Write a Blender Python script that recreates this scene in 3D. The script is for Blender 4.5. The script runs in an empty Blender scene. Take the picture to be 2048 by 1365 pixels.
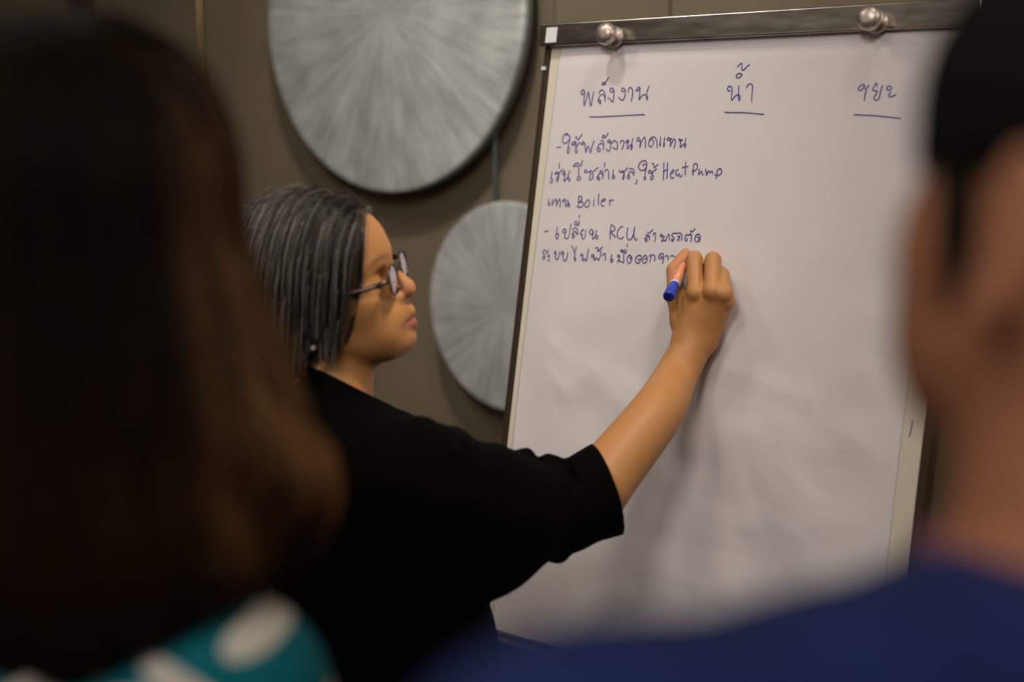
import bpy, math, random
import numpy as np
from mathutils import Vector, Matrix

# ------------------------------------------------------------------ camera, world, lights, exposure
SC = bpy.context.scene
COL = SC.collection
FPX, CX, CY = 2844.4, 1024.0, 682.5
CAM_Z, PITCH = 1.62, math.radians(8.38)
CAM = np.array([0, 0, CAM_Z])
RIGHT = np.array([1.0, 0, 0])
FWD = np.array([0, math.cos(PITCH), -math.sin(PITCH)])
UP = np.array([0, math.sin(PITCH), math.cos(PITCH)])

cam_d = bpy.data.cameras.new('camera')
cam_d.lens, cam_d.sensor_width = 50.0, 36.0
cam_d.clip_start = 0.02
cam_d.dof.use_dof = True
cam_d.dof.focus_distance = 1.98
cam_d.dof.aperture_fstop = 1.9
cam = bpy.data.objects.new('camera', cam_d)
cam.location = CAM
cam.rotation_euler = (math.pi / 2 - PITCH, 0, 0)
COL.objects.link(cam)
SC.camera = cam

SC.view_settings.view_transform = 'Standard'
SC.view_settings.look = 'None'
SC.view_settings.gamma = 1.0
SC.view_settings.use_curve_mapping = False
SC.view_settings.exposure = 0.0

W = bpy.data.worlds.new('dim_room_light')
SC.world = W
W.use_nodes = True
W.node_tree.nodes['Background'].inputs[0].default_value = (1.0, 0.72, 0.48, 1)
W.node_tree.nodes['Background'].inputs[1].default_value = 0.035


def area(name, loc, target, power, size, color, spread=math.pi):
    d = bpy.data.lights.new(name, 'AREA')
    d.energy, d.size, d.color = power, size, color
    d.shape = 'DISK'
    d.spread = spread
    o = bpy.data.objects.new(name, d)
    o.location = loc
    o.rotation_euler = (Vector(target) - Vector(loc)).to_track_quat('-Z', 'Y').to_euler()
    COL.objects.link(o)
    return o


area('ceiling_downlight_rear', (-0.6, -0.8, 2.9), (0.3, 1.9, 1.2), 24, 0.6, (1.0, 0.91, 0.85))
area('ceiling_downlight_rear_side', (0.5, -0.5, 3.0), (0.3, 1.9, 1.2), 4.8, 0.6, (1.0, 0.91, 0.85))
area('ceiling_downlight_wall', (-0.3, 1.7, 3.1), (-0.15, 3.0, 1.5), 3.9, 0.16, (1.0, 0.91, 0.82), math.radians(80))
area('ceiling_downlight_wall_side', (-1.0, 1.9, 2.9), (0.0, 2.6, 1.2), 5, 0.3, (1.0, 0.90, 0.78))
area('fill_spot_speaker', (0.45, 1.3, 3.0), (-0.08, 1.75, 1.5), 1.4, 0.3, (1.0, 0.88, 0.76), math.radians(45))  # added narrow spot: lifts the woman's face, spares the top of the paper
area('fill_spot_board', (-0.75, 0.6, 2.9), (-0.05, 1.85, 1.3), 0.8, 0.4, (1.0, 0.88, 0.76), math.radians(60))  # added fill spot for the woman's cheek and arm
area('side_fill', (1.3, 1.2, 2.3), (-0.2, 1.5, 1.4), 3.8, 0.4, (1.0, 0.86, 0.70))  # added fill from the right, stands for no known lamp
area('side_fill_low', (-1.3, 1.2, 1.9), (0.2, 1.9, 1.2), 1.2, 0.4, (1.0, 0.86, 0.70))  # added low fill from the left, no real source there


# ------------------------------------------------------------------ helpers
def U(px, py, D):
    """world point seen at photo pixel (px, py) at distance D along the optical axis"""
    return CAM + D * (FWD + (px - CX) / FPX * RIGHT - (py - CY) / FPX * UP)


def nrm(v):
    v = np.asarray(v, float)
    return v / np.linalg.norm(v)


def empty(name, loc, label=None, cat=None, group=None):
    o = bpy.data.objects.new(name, None)
    o.location = tuple(loc)
    o.empty_display_size = 0.05
    COL.objects.link(o)
    return tag(o, label, cat, group)


def tag(o, label=None, cat=None, group=None, kind=None):
    if label: o['label'] = label
    if cat: o['category'] = cat
    if group: o['group'] = group
    if kind: o['kind'] = kind
    return o


def wloc(o):
    p = np.zeros(3)
    while o is not None:
        p = p + np.array(o.location)
        o = o.parent
    return p


def mesh_obj(name, verts, faces, mat, parent=None, origin=None, smooth=True, colors=None):
    """verts in world space; object origin at `origin` (world) or the parent's origin"""
    verts = np.asarray(verts, np.float64)
    base = np.asarray(origin, float) if origin is not None else (wloc(parent) if parent is not None else np.zeros(3))
    me = bpy.data.meshes.new(name)
    v = (verts - base).astype(np.float32)
    me.vertices.add(len(v))
    me.vertices.foreach_set('co', v.ravel())
    if isinstance(faces, np.ndarray):
        k = faces.shape[1]
        me.loops.add(faces.size)
        me.loops.foreach_set('vertex_index', faces.astype(np.int32).ravel())
        me.polygons.add(len(faces))
        me.polygons.foreach_set('loop_start', np.arange(0, faces.size, k, dtype=np.int32))
    else:
        flat = np.concatenate([np.asarray(f) for f in faces]).astype(np.int32)
        ln = np.array([len(f) for f in faces], np.int32)
        me.loops.add(len(flat))
        me.loops.foreach_set('vertex_index', flat)
        me.polygons.add(len(ln))
        me.polygons.foreach_set('loop_start', np.concatenate([[0], np.cumsum(ln)[:-1]]).astype(np.int32))
    me.update(calc_edges=True)
    me.validate()
    me.polygons.foreach_set('use_smooth', np.full(len(me.polygons), smooth))
    if colors is not None:
        at = me.color_attributes.new('tint', 'FLOAT_COLOR', 'POINT')
        c = np.ones((len(v), 4), np.float32)
        c[:, :colors.shape[1]] = colors
        at.data.foreach_set('color', c.ravel())
    if mat is not None:
        me.materials.append(mat)
    o = bpy.data.objects.new(name, me)
    COL.objects.link(o)
    if parent is not None:
        o.parent = parent
        o.location = tuple(base - wloc(parent))
    else:
        o.location = tuple(base)
    return o


def merge(*parts):
    vs, fs, n = [], [], 0
    for v, f in parts:
        vs.append(np.asarray(v, float))
        fs += [[i + n for i in q] for q in f]
        n += len(v)
    return np.concatenate(vs), fs


def box(o, ex, ey, ez, a0, a1, b0, b1, c0, c1, bev=0.0):
    """box spanning ranges along the orthonormal axes ex, ey, ez from o, optionally with chamfered edges"""
    import bmesh
    bm = bmesh.new()
    P = []
    for a in (a0, a1):
        for b in (b0, b1):
            for c in (c0, c1):
                P.append(bm.verts.new((a, b, c)))
    for q in ((0, 1, 3, 2), (4, 6, 7, 5), (0, 4, 5, 1), (2, 3, 7, 6), (0, 2, 6, 4), (1, 5, 7, 3)):
        bm.faces.new([P[i] for i in q])
    bmesh.ops.recalc_face_normals(bm, faces=bm.faces)
    if bev > 0:
        bmesh.ops.bevel(bm, geom=list(bm.edges), offset=bev, segments=3, profile=0.5, affect='EDGES')
    bm.verts.index_update()
    v = np.array([x.co[:] for x in bm.verts])
    f = [[x.index for x in q.verts] for q in bm.faces]
    bm.free()
    M = np.stack([ex, ey, ez])
    return v @ M + np.asarray(o), f


def tube(pts, rad, n=12, caps=True):
    pts = np.asarray(pts, float)
    m = len(pts)
    rad = np.full(m, rad) if np.isscalar(rad) else np.asarray(rad, float)
    T = np.gradient(pts, axis=0)
    T /= np.linalg.norm(T, axis=1)[:, None] + 1e-12
    ref = np.array([0, 0, 1.0]) if abs(T[0][2]) < 0.9 else np.array([1.0, 0, 0])
    N0 = nrm(np.cross(T[0], ref))
    v = []
    for i in range(m):
        N0 = nrm(N0 - T[i] * (N0 @ T[i]))
        B = np.cross(T[i], N0)
        for k in range(n):
            a = 2 * math.pi * k / n
            v.append(pts[i] + rad[i] * (math.cos(a) * N0 + math.sin(a) * B))
    f = []
    for i in range(m - 1):
        for k in range(n):
            k2 = (k + 1) % n
            f.append([i * n + k, i * n + k2, (i + 1) * n + k2, (i + 1) * n + k])
    if caps:
        f.append(list(range(n))[::-1])
        f.append([(m - 1) * n + k for k in range(n)])
    return np.array(v), f


def lathe(o, axis, prof, n=48):
    """prof: list of (radius, height along axis)"""
    axis = nrm(axis)
    e1 = nrm(np.cross(axis, [0.3, 0.2, 0.9]))
    e2 = np.cross(axis, e1)
    v, f = [], []
    for r, h in prof:
        for k in range(n):
            a = 2 * math.pi * k / n
            v.append(np.asarray(o) + axis * h + r * (math.cos(a) * e1 + math.sin(a) * e2))
    for i in range(len(prof) - 1):
        for k in range(n):
            k2 = (k + 1) % n
            f.append([i * n + k, i * n + k2, (i + 1) * n + k2, (i + 1) * n + k])
    f.append(list(range(n))[::-1])
    f.append([(len(prof) - 1) * n + k for k in range(n)])
    return np.array(v), f


def catmull(P, sub=6):
    P = np.asarray(P, float)
    if len(P) < 3:
        return np.stack([P[0] + (P[-1] - P[0]) * t for t in np.linspace(0, 1, sub + 1)])
    Q = np.concatenate([[2 * P[0] - P[1]], P, [2 * P[-1] - P[-2]]])
    out = []
    for i in range(len(P) - 1):
        p0, p1, p2, p3 = Q[i:i + 4]
        for t in np.arange(sub) / sub:
            out.append(0.5 * (2 * p1 + (p2 - p0) * t + (2 * p0 - 5 * p1 + 4 * p2 - p3) * t * t + (3 * p1 - p0 - 3 * p2 + p3) * t ** 3))
    out.append(P[-1])
    return np.array(out)


# ------------------------------------------------------------------ materials
def new_mat(name, color=(0.5, 0.5, 0.5), rough=0.5, metal=0.0, spec=0.5, sss=0.0, sss_r=(1, 0.35, 0.2), sheen=0.0):
    m = bpy.data.materials.new(name)
    m.use_nodes = True
    b = m.node_tree.nodes['Principled BSDF']
    b.inputs['Base Color'].default_value = (*color, 1)
    b.inputs['Roughness'].default_value = rough
    b.inputs['Metallic'].default_value = metal
    b.inputs['Specular IOR Level'].default_value = spec
    if sss:
        b.inputs['Subsurface Weight'].default_value = sss
        b.inputs['Subsurface Radius'].default_value = sss_r
        b.inputs['Subsurface Scale'].default_value = 0.006
    if sheen:
        b.inputs['Sheen Weight'].default_value = sheen
        b.inputs['Sheen Roughness'].default_value = 0.5
    return m


def nodes(m):
    return m.node_tree.nodes, m.node_tree.links, m.node_tree.nodes['Principled BSDF']


def noise_color(m, c1, c2, scale=8.0, detail=4.0, lo=0.35, hi=0.65, stretch=(1, 1, 1)):
    n, l, b = nodes(m)
    tc = n.new('ShaderNodeTexCoord')
    mp = n.new('ShaderNodeMapping')
    mp.inputs['Scale'].default_value = stretch
    no = n.new('ShaderNodeTexNoise')
    no.inputs['Scale'].default_value = scale
    no.inputs['Detail'].default_value = detail
    r = n.new('ShaderNodeValToRGB')
    r.color_ramp.elements[0].position, r.color_ramp.elements[1].position = lo, hi
    r.color_ramp.elements[0].color, r.color_ramp.elements[1].color = (*c1, 1), (*c2, 1)
    l.new(tc.outputs['Object'], mp.inputs['Vector'])
    l.new(mp.outputs['Vector'], no.inputs['Vector'])
    l.new(no.outputs['Fac'], r.inputs['Fac'])
    l.new(r.outputs['Color'], b.inputs['Base Color'])
    return no, r


def add_bump(m, scale=200.0, strength=0.1, dist=0.001, detail=3.0):
    n, l, b = nodes(m)
    tc = n.new('ShaderNodeTexCoord')
    no = n.new('ShaderNodeTexNoise')
    no.inputs['Scale'].default_value = scale
    no.inputs['Detail'].default_value = detail
    bp = n.new('ShaderNodeBump')
    bp.inputs['Strength'].default_value = strength
    bp.inputs['Distance'].default_value = dist
    l.new(tc.outputs['Object'], no.inputs['Vector'])
    l.new(no.outputs['Fac'], bp.inputs['Height'])
    l.new(bp.outputs['Normal'], b.inputs['Normal'])


def tint_mat(name, rough=0.5, spec=0.5, sss=0.0, mottled=0.0):
    """base colour from the mesh's own per-strand / per-region colour attribute"""
    m = new_mat(name, rough=rough, spec=spec, sss=sss)
    n, l, b = nodes(m)
    a = n.new('ShaderNodeVertexColor')
    a.layer_name = 'tint'
    if mottled:
        tc = n.new('ShaderNodeTexCoord')
        no = n.new('ShaderNodeTexNoise')
        no.inputs['Scale'].default_value = 60
        no.inputs['Detail'].default_value = 5
        mr = n.new('ShaderNodeMapRange')
        mr.inputs['To Min'].default_value = 1 - mottled
        mr.inputs['To Max'].default_value = 1 + mottled
        mx = n.new('ShaderNodeVectorMath')
        mx.operation = 'MULTIPLY'
        l.new(tc.outputs['Object'], no.inputs['Vector'])
        l.new(no.outputs['Fac'], mr.inputs['Value'])
        l.new(a.outputs['Color'], mx.inputs[0])
        l.new(mr.outputs['Result'], mx.inputs[1])
        l.new(mx.outputs['Vector'], b.inputs['Base Color'])
    else:
        l.new(a.outputs['Color'], b.inputs['Base Color'])
    return m


M = {}
M['wall'] = new_mat('wall_panel_taupe', (0.17, 0.135, 0.095), 0.75, spec=0.3)
noise_color(M['wall'], (0.172, 0.142, 0.095), (0.205, 0.168, 0.112), 3.0)
add_bump(M['wall'], 300, 0.15, 0.001)
M['floor'] = new_mat('carpet_brown', (0.06, 0.04, 0.028), 0.95)
noise_color(M['floor'], (0.045, 0.03, 0.02), (0.08, 0.055, 0.04), 40.0)
M['wood'] = new_mat('dark_wood_trim', (0.035, 0.02, 0.012), 0.5)
noise_color(M['wood'], (0.025, 0.014, 0.008), (0.05, 0.03, 0.017), 12.0, stretch=(8, 8, 0.6))
M['brass'] = new_mat('brass_wire', (0.6, 0.42, 0.2), 0.35, 1.0)
M['steelwire'] = new_mat('pale_painted_wire', (0.42, 0.50, 0.55), 0.45, 0.3)
M['paper'] = new_mat('flipchart_paper', (0.78, 0.71, 0.70), 0.8, spec=0.2)
noise_color(M['paper'], (0.690, 0.655, 0.665), (0.715, 0.68, 0.685), 6.0)
M['ink'] = new_mat('blue_ink', (0.085, 0.07, 0.30), 0.6, spec=0.3)
noise_color(M['ink'], (0.06, 0.05, 0.22), (0.17, 0.145, 0.36), 90.0)
M['board'] = new_mat('board_cream_white', (0.70, 0.65, 0.53), 0.35)
M['frame'] = new_mat('board_frame_brown', (0.055, 0.035, 0.022), 0.4, 0.3)
M['chrome'] = new_mat('brushed_steel_bar', (0.42, 0.39, 0.36), 0.28, 1.0)
noise_color(M['chrome'], (0.30, 0.275, 0.25), (0.50, 0.47, 0.44), 25.0, stretch=(0.6, 0.6, 4))
M['knob'] = new_mat('worn_steel_knob', (0.6, 0.52, 0.46), 0.42, 0.85)
noise_color(M['knob'], (0.42, 0.35, 0.30), (0.68, 0.60, 0.54), 160.0)
M['sticker'] = new_mat('white_sticker', (0.72, 0.75, 0.76), 0.5)
M['tray'] = new_mat('dark_tray_metal', (0.03, 0.032, 0.045), 0.4, 0.4)
M['leg'] = new_mat('easel_leg_grey', (0.45, 0.43, 0.40), 0.35, 0.6)
M['skin'] = tint_mat('skin', rough=0.48, spec=0.35, sss=0.12, mottled=0.06)
M['blackcloth'] = new_mat('black_cotton', (0.0016, 0.0015, 0.0013), 0.9, spec=0.04)
add_bump(M['blackcloth'], 700, 0.2, 0.0006)
M['trousers'] = new_mat('charcoal_trousers', (0.012, 0.012, 0.015), 0.9, spec=0.2)
M['shoe'] = new_mat('black_shoe', (0.01, 0.01, 0.01), 0.4)
M['bluecloth'] = new_mat('navy_blue_cotton', (0.016, 0.028, 0.105), 0.85, spec=0.2)
noise_color(M['bluecloth'], (0.0085, 0.018, 0.082), (0.011, 0.022, 0.098), 12.0)
M['pink'] = new_mat('pink_collar', (0.19, 0.065, 0.095), 0.8)
M['hair'] = tint_mat('hair_strands', rough=0.38, spec=0.5)
M['brownhair'] = tint_mat('brown_hair_strands', rough=0.55, spec=0.12)
M['haircap'] = new_mat('hair_underlayer_black', (0.0055, 0.005, 0.0045), 0.75, spec=0.1)
M['browncap'] = new_mat('hair_underlayer_brown', (0.006, 0.0035, 0.002), 0.8, spec=0.08)
M['glassframe'] = new_mat('tortoiseshell', (0.02, 0.008, 0.004), 0.2)
noise_color(M['glassframe'], (0.008, 0.004, 0.003), (0.16, 0.045, 0.012), 160.0, lo=0.5, hi=0.68)
M['glassmetal'] = new_mat('gunmetal_rim', (0.10, 0.085, 0.085), 0.25, 1.0)
M['pearl'] = new_mat('pearl', (0.75, 0.68, 0.55), 0.2, 0.2)
M['eye'] = new_mat('eye_white', (0.55, 0.5, 0.46), 0.15)
M['iris'] = new_mat('dark_iris', (0.015, 0.008, 0.005), 0.1)
M['cap'] = new_mat('marker_cap_blue', (0.018, 0.05, 0.42), 0.35)
M['capend'] = new_mat('marker_cap_end_blue', (0.006, 0.014, 0.20), 0.4)
M['barrel'] = new_mat('marker_barrel', (0.75, 0.30, 0.16), 0.35)
M['grey'] = new_mat('marker_clip_grey', (0.22, 0.18, 0.15), 0.3, 0.6)
M['nib'] = new_mat('marker_nib', (0.02, 0.02, 0.12), 0.8)


def lens_mat():
    m = bpy.data.materials.new('spectacle_lens_coated')
    m.use_nodes = True
    n, l = m.node_tree.nodes, m.node_tree.links
    n.remove(n['Principled BSDF'])
    g = n.new('ShaderNodeBsdfGlossy')
    g.inputs['Roughness'].default_value = 0.06
    g.inputs['Color'].default_value = (0.74, 0.66, 0.70, 1)
    t = n.new('ShaderNodeBsdfTransparent')
    t.inputs['Color'].default_value = (0.9, 0.88, 0.9, 1)
    f = n.new('ShaderNodeFresnel')
    f.inputs['IOR'].default_value = 2.6
    mx = n.new('ShaderNodeMixShader')
    l.new(f.outputs[0], mx.inputs[0])
    l.new(t.outputs[0], mx.inputs[1])
    l.new(g.outputs[0], mx.inputs[2])
    l.new(mx.outputs[0], n['Material Output'].inputs[0])
    return m


M['lens'] = lens_mat()


def disc_mat():
    """silver leaf brushed in radial streaks, object space: z along the disc's axis"""
    m = new_mat('silvered_radial_streaks', rough=0.42, metal=0.25, spec=0.4)
    n, l, b = nodes(m)
    tc = n.new('ShaderNodeTexCoord')
    sx = n.new('ShaderNodeSeparateXYZ')
    l.new(tc.outputs['Object'], sx.inputs[0])
    at = n.new('ShaderNodeMath'); at.operation = 'ARCTAN2'
    l.new(sx.outputs['Y'], at.inputs[0]); l.new(sx.outputs['X'], at.inputs[1])
    # direction vector keeps the noise continuous around the circle
    cs = n.new('ShaderNodeMath'); cs.operation = 'COSINE'
    sn = n.new('ShaderNodeMath'); sn.operation = 'SINE'
    l.new(at.outputs[0], cs.inputs[0]); l.new(at.outputs[0], sn.inputs[0])
    ln = n.new('ShaderNodeVectorMath'); ln.operation = 'LENGTH'
    l.new(tc.outputs['Object'], ln.inputs[0])
    cb = n.new('ShaderNodeCombineXYZ')
    l.new(cs.outputs[0], cb.inputs[0]); l.new(sn.outputs[0], cb.inputs[1]); l.new(ln.outputs['Value'], cb.inputs[2])
    mp = n.new('ShaderNodeMapping')
    mp.inputs['Scale'].default_value = (16, 16, 7)
    l.new(cb.outputs[0], mp.inputs[0])
    no = n.new('ShaderNodeTexNoise'); no.inputs['Scale'].default_value = 1.0; no.inputs['Detail'].default_value = 6; no.inputs['Roughness'].default_value = 0.65
    l.new(mp.outputs[0], no.inputs['Vector'])
    r = n.new('ShaderNodeValToRGB')
    r.color_ramp.elements[0].position, r.color_ramp.elements[1].position = 0.28, 0.72
    r.color_ramp.elements[0].color, r.color_ramp.elements[1].color = (0.40, 0.445, 0.44, 1), (0.82, 0.845, 0.83, 1)
    l.new(no.outputs['Fac'], r.inputs['Fac'])
    n2 = n.new('ShaderNodeTexNoise'); n2.inputs['Scale'].default_value = 9; n2.inputs['Detail'].default_value = 3
    l.new(tc.outputs['Object'], n2.inputs['Vector'])
    mr = n.new('ShaderNodeMapRange'); mr.inputs['From Min'].default_value = 0.3; mr.inputs['From Max'].default_value = 0.7
    mr.inputs['To Min'].default_value = 0.75; mr.inputs['To Max'].default_value = 1.12
    l.new(n2.outputs['Fac'], mr.inputs['Value'])
    mu = n.new('ShaderNodeVectorMath'); mu.operation = 'MULTIPLY'
    l.new(r.outputs['Color'], mu.inputs[0]); l.new(mr.outputs['Result'], mu.inputs[1])
    l.new(mu.outputs['Vector'], b.inputs['Base Color'])
    bp = n.new('ShaderNodeBump'); bp.inputs['Strength'].default_value = 0.3; bp.inputs['Distance'].default_value = 0.002
    l.new(no.outputs['Fac'], bp.inputs['Height'])
    l.new(bp.outputs['Normal'], b.inputs['Normal'])
    return m


M['disc'] = disc_mat()
M['discrim'] = new_mat('disc_rim_grey', (0.16, 0.16, 0.15), 0.5, 0.3)


def pattern_mat(blots):
    """turquoise cotton printed with big white leaf shapes; blots: (x, z, angle, half length, half width) on the cloth"""
    m = new_mat('turquoise_print', rough=0.85, spec=0.2)
    n, l, b = nodes(m)
    tc = n.new('ShaderNodeTexCoord')
    last = None
    for x, z, an, a, w in blots:
        mp = n.new('ShaderNodeMapping')
        mp.vector_type = 'TEXTURE'
        mp.inputs['Location'].default_value = (x, 0, z)
        mp.inputs['Rotation'].default_value = (0, -an, 0)
        mp.inputs['Scale'].default_value = (a, 1000, w)
        ln = n.new('ShaderNodeVectorMath'); ln.operation = 'LENGTH'
        l.new(tc.outputs['Object'], mp.inputs[0]); l.new(mp.outputs[0], ln.inputs[0])
        if last is None:
            last = ln.outputs['Value']
        else:
            mn = n.new('ShaderNodeMath'); mn.operation = 'MINIMUM'
            l.new(last, mn.inputs[0]); l.new(ln.outputs['Value'], mn.inputs[1]); last = mn.outputs[0]
    r = n.new('ShaderNodeValToRGB')
    r.color_ramp.elements[0].position, r.color_ramp.elements[1].position = 0.92, 1.0
    r.color_ramp.elements[0].color, r.color_ramp.elements[1].color = (0.52, 0.49, 0.42, 1), (0.0, 0.115, 0.145, 1)
    l.new(last, r.inputs['Fac']); l.new(r.outputs['Color'], b.inputs['Base Color'])
    return m




# ------------------------------------------------------------------ implicit surfaces -> one continuous mesh
class Field:
    def __init__(self, xs, ys, zs):
        self.ax = [np.asarray(a, np.float32) for a in (xs, ys, zs)]
        self.F = np.full([len(a) for a in self.ax], 0.06, np.float32)

    def sub(self, lo, hi, m):
        s = []
        for a, l, h in zip(self.ax, lo, hi):
            i0 = max(0, np.searchsorted(a, l - m) - 1)
            i1 = min(len(a), np.searchsorted(a, h + m) + 1)
            if i1 - i0 < 1: return None, None
            s.append(slice(i0, i1))
        s = tuple(s)
        g = [a[k] for a, k in zip(self.ax, s)]
        return s, (g[0][:, None, None], g[1][None, :, None], g[2][None, None, :])

    def put(self, s, d, k, op):
        A = self.F[s]
        d = d.astype(np.float32)
        if op == 'add':
            if k > 0:
                h = np.maximum(k - np.abs(A - d), 0) / k
                self.F[s] = np.minimum(A, d) - h * h * k * 0.25
            else:
                self.F[s] = np.minimum(A, d)
        else:
            if k > 0:
                h = np.maximum(k - np.abs(A + d), 0) / k
                self.F[s] = np.maximum(A, -d) + h * h * k * 0.25
            else:
                self.F[s] = np.maximum(A, -d)

    def cap(self, p, q, r0, r1, k=0.01, op='add', flat=None):
        """tapered capsule; flat=(axis, factor) squashes distances along axis (factor<1 = thinner)"""
        p, q = np.asarray(p, float), np.asarray(q, float)
        rm = max(r0, r1)
        s, g = self.sub(np.minimum(p, q) - rm, np.maximum(p, q) + rm, k + 0.012)
        if s is None: return
        d = q - p
        L2 = max(d @ d, 1e-12)
        X, Y, Z = g[0] - p[0], g[1] - p[1], g[2] - p[2]
        t = np.clip((X * d[0] + Y * d[1] + Z * d[2]) / L2, 0, 1)
        X, Y, Z = X - t * d[0], Y - t * d[1], Z - t * d[2]
        dd = X * X + Y * Y + Z * Z
        if flat is not None:
            ax, fac = nrm(flat[0]), flat[1]
            c = X * ax[0] + Y * ax[1] + Z * ax[2]
            dd = dd + c * c * (1 / fac ** 2 - 1)
            D = np.sqrt(dd + 1e-12) - (r0 + (r1 - r0) * t)
            D = D * (0.5 + 0.5 * fac)
        else:
            D = np.sqrt(dd + 1e-12) - (r0 + (r1 - r0) * t)
        self.put(s, D, k, op)

    def chain(self, pts, rad, k=0.01, op='add'):
        """one smoothly tapering limb along a curve"""
        pts = catmull(np.asarray(pts, float), 6)
        rad = np.interp(np.linspace(0, 1, len(pts)), np.linspace(0, 1, len(rad)), rad)
        rm = rad.max()
        s, g = self.sub(pts.min(0) - rm, pts.max(0) + rm, k + 0.012)
        best = None
        for i in range(len(pts) - 1):
            p, d = pts[i], pts[i + 1] - pts[i]
            X, Y, Z = g[0] - p[0], g[1] - p[1], g[2] - p[2]
            t = np.clip((X * d[0] + Y * d[1] + Z * d[2]) / (d @ d), 0, 1)
            D = np.sqrt((X - t * d[0]) ** 2 + (Y - t * d[1]) ** 2 + (Z - t * d[2]) ** 2) - (rad[i] + (rad[i + 1] - rad[i]) * t)
            best = D if best is None else np.minimum(best, D)
        self.put(s, best, k, op)

    def ell(self, c, r, R=None, k=0.01, op='add'):
        """ellipsoid, R rows = its local axes in world"""
        c, r = np.asarray(c, float), np.asarray(r, float)
        R = np.eye(3) if R is None else np.asarray(R, float)
        ext = np.sqrt(((R * r[:, None]) ** 2).sum(0))
        s, g = self.sub(c - ext, c + ext, k + 0.012)
        if s is None: return
        X, Y, Z = g[0] - c[0], g[1] - c[1], g[2] - c[2]
        a = 0; b = 0
        for i in range(3):
            u = X * R[i, 0] + Y * R[i, 1] + Z * R[i, 2]
            a = a + (u / r[i]) ** 2
            b = b + (u / r[i] ** 2) ** 2
        a, b = np.sqrt(a), np.sqrt(b) + 1e-9
        self.put(s, a * (a - 1) / b, k, op)

    def sph(self, c, r, k=0.01, op='add'):
        self.cap(c, np.asarray(c) + 1e-6, r, r, k, op)

    def mesh(self, smooth=1):
        F = self.F
        ax = self.ax
        I = F < 0
        n = I[:-1, :-1, :-1].astype(np.int8)
        n = n.copy()
        for dx in (0, 1):
            for dy in (0, 1):
                for dz in (0, 1):
                    if dx + dy + dz:
                        n += I[dx:I.shape[0] - 1 + dx, dy:I.shape[1] - 1 + dy, dz:I.shape[2] - 1 + dz]
        act = (n > 0) & (n < 8)
        ci = np.argwhere(act)
        idx = np.full(act.shape, -1, np.int32)
        idx[act] = np.arange(len(ci))
        acc = np.zeros((len(ci), 3)); cnt = np.zeros(len(ci))
        offs = [(a, b, c) for a in (0, 1) for b in (0, 1) for c in (0, 1)]
        for o in offs:
            for axis in range(3):
                if o[axis]: continue
                o2 = list(o); o2[axis] = 1
                i, j = ci + np.array(o), ci + np.array(o2)
                f0, f1 = F[i[:, 0], i[:, 1], i[:, 2]], F[j[:, 0], j[:, 1], j[:, 2]]
                m = (f0 < 0) != (f1 < 0)
                t = np.where(m, f0 / (f0 - f1 + 1e-20), 0)
                p0 = np.stack([ax[d][i[:, d]] for d in range(3)], 1)
                p1 = np.stack([ax[d][j[:, d]] for d in range(3)], 1)
                acc += np.where(m[:, None], p0 + (p1 - p0) * t[:, None], 0)
                cnt += m
        V = acc / cnt[:, None]
        Q = []
        for axis in range(3):
            sl0 = [slice(None)] * 3; sl1 = [slice(None)] * 3
            sl0[axis] = slice(0, -1); sl1[axis] = slice(1, None)
            a, b = I[tuple(sl0)], I[tuple(sl1)]
            for sign in (0, 1):
                e = np.argwhere((a & ~b) if sign == 0 else (~a & b))
                u, v = [(1, 2), (2, 0), (0, 1)][axis]
                ok = (e[:, u] > 0) & (e[:, v] > 0) & (e[:, u] < I.shape[u] - 1) & (e[:, v] < I.shape[v] - 1)
                e = e[ok]
                q = []
                for du, dv in ((-1, -1), (0, -1), (0, 0), (-1, 0)):
                    c = e.copy(); c[:, u] += du; c[:, v] += dv
                    q.append(idx[c[:, 0], c[:, 1], c[:, 2]])
                q = np.stack(q, 1)
                if sign == 1: q = q[:, ::-1]
                Q.append(q)
        Q = np.concatenate(Q)
        for _ in range(smooth):
            S = np.zeros_like(V); C = np.zeros(len(V))
            for k in range(4):
                i, j = Q[:, k], Q[:, (k + 1) % 4]
                for d in range(3):
                    S[:, d] += np.bincount(i, V[j, d], len(V)) + np.bincount(j, V[i, d], len(V))
                C += np.bincount(i, minlength=len(V)) + np.bincount(j, minlength=len(V))
            V = 0.5 * V + 0.5 * S / C[:, None]
        return V, Q


def axis_steps(*segs):
    """segs: (start, end, step) consecutive ranges"""
    out = []
    for a, b, h in segs:
        if b <= a: continue
        n = max(1, int(round((b - a) / h)))
        out.append(np.linspace(a, b, n, endpoint=False))
    out.append([segs[-1][1]])
    return np.concatenate(out)


# ------------------------------------------------------------------ hair
def strands_mesh(P, rad, sides=3):
    """P (N,S,3) strand points, rad (N,S); returns verts, quads, verts-per-strand"""
    N, S, _ = P.shape
    T = np.gradient(P, axis=1)
    T /= np.linalg.norm(T, axis=2, keepdims=True) + 1e-9
    ref = np.array([0.31, 0.87, 0.38])
    A = np.cross(T, ref); A /= np.linalg.norm(A, axis=2, keepdims=True) + 1e-9
    B = np.cross(T, A)
    ang = np.arange(sides) * 2 * math.pi / sides
    V = P[:, :, None, :] + rad[:, :, None, None] * (np.cos(ang)[None, None, :, None] * A[:, :, None, :] + np.sin(ang)[None, None, :, None] * B[:, :, None, :])
    V = V.reshape(-1, 3)
    base = (np.arange(N)[:, None, None] * S + np.arange(S - 1)[None, :, None]) * sides
    k = np.arange(sides)[None, None, :]
    k2 = (k + 1) % sides
    Q = np.stack([base + k, base + k2, base + sides + k2, base + sides + k], -1).reshape(-1, 4)
    return V, Q


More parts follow.
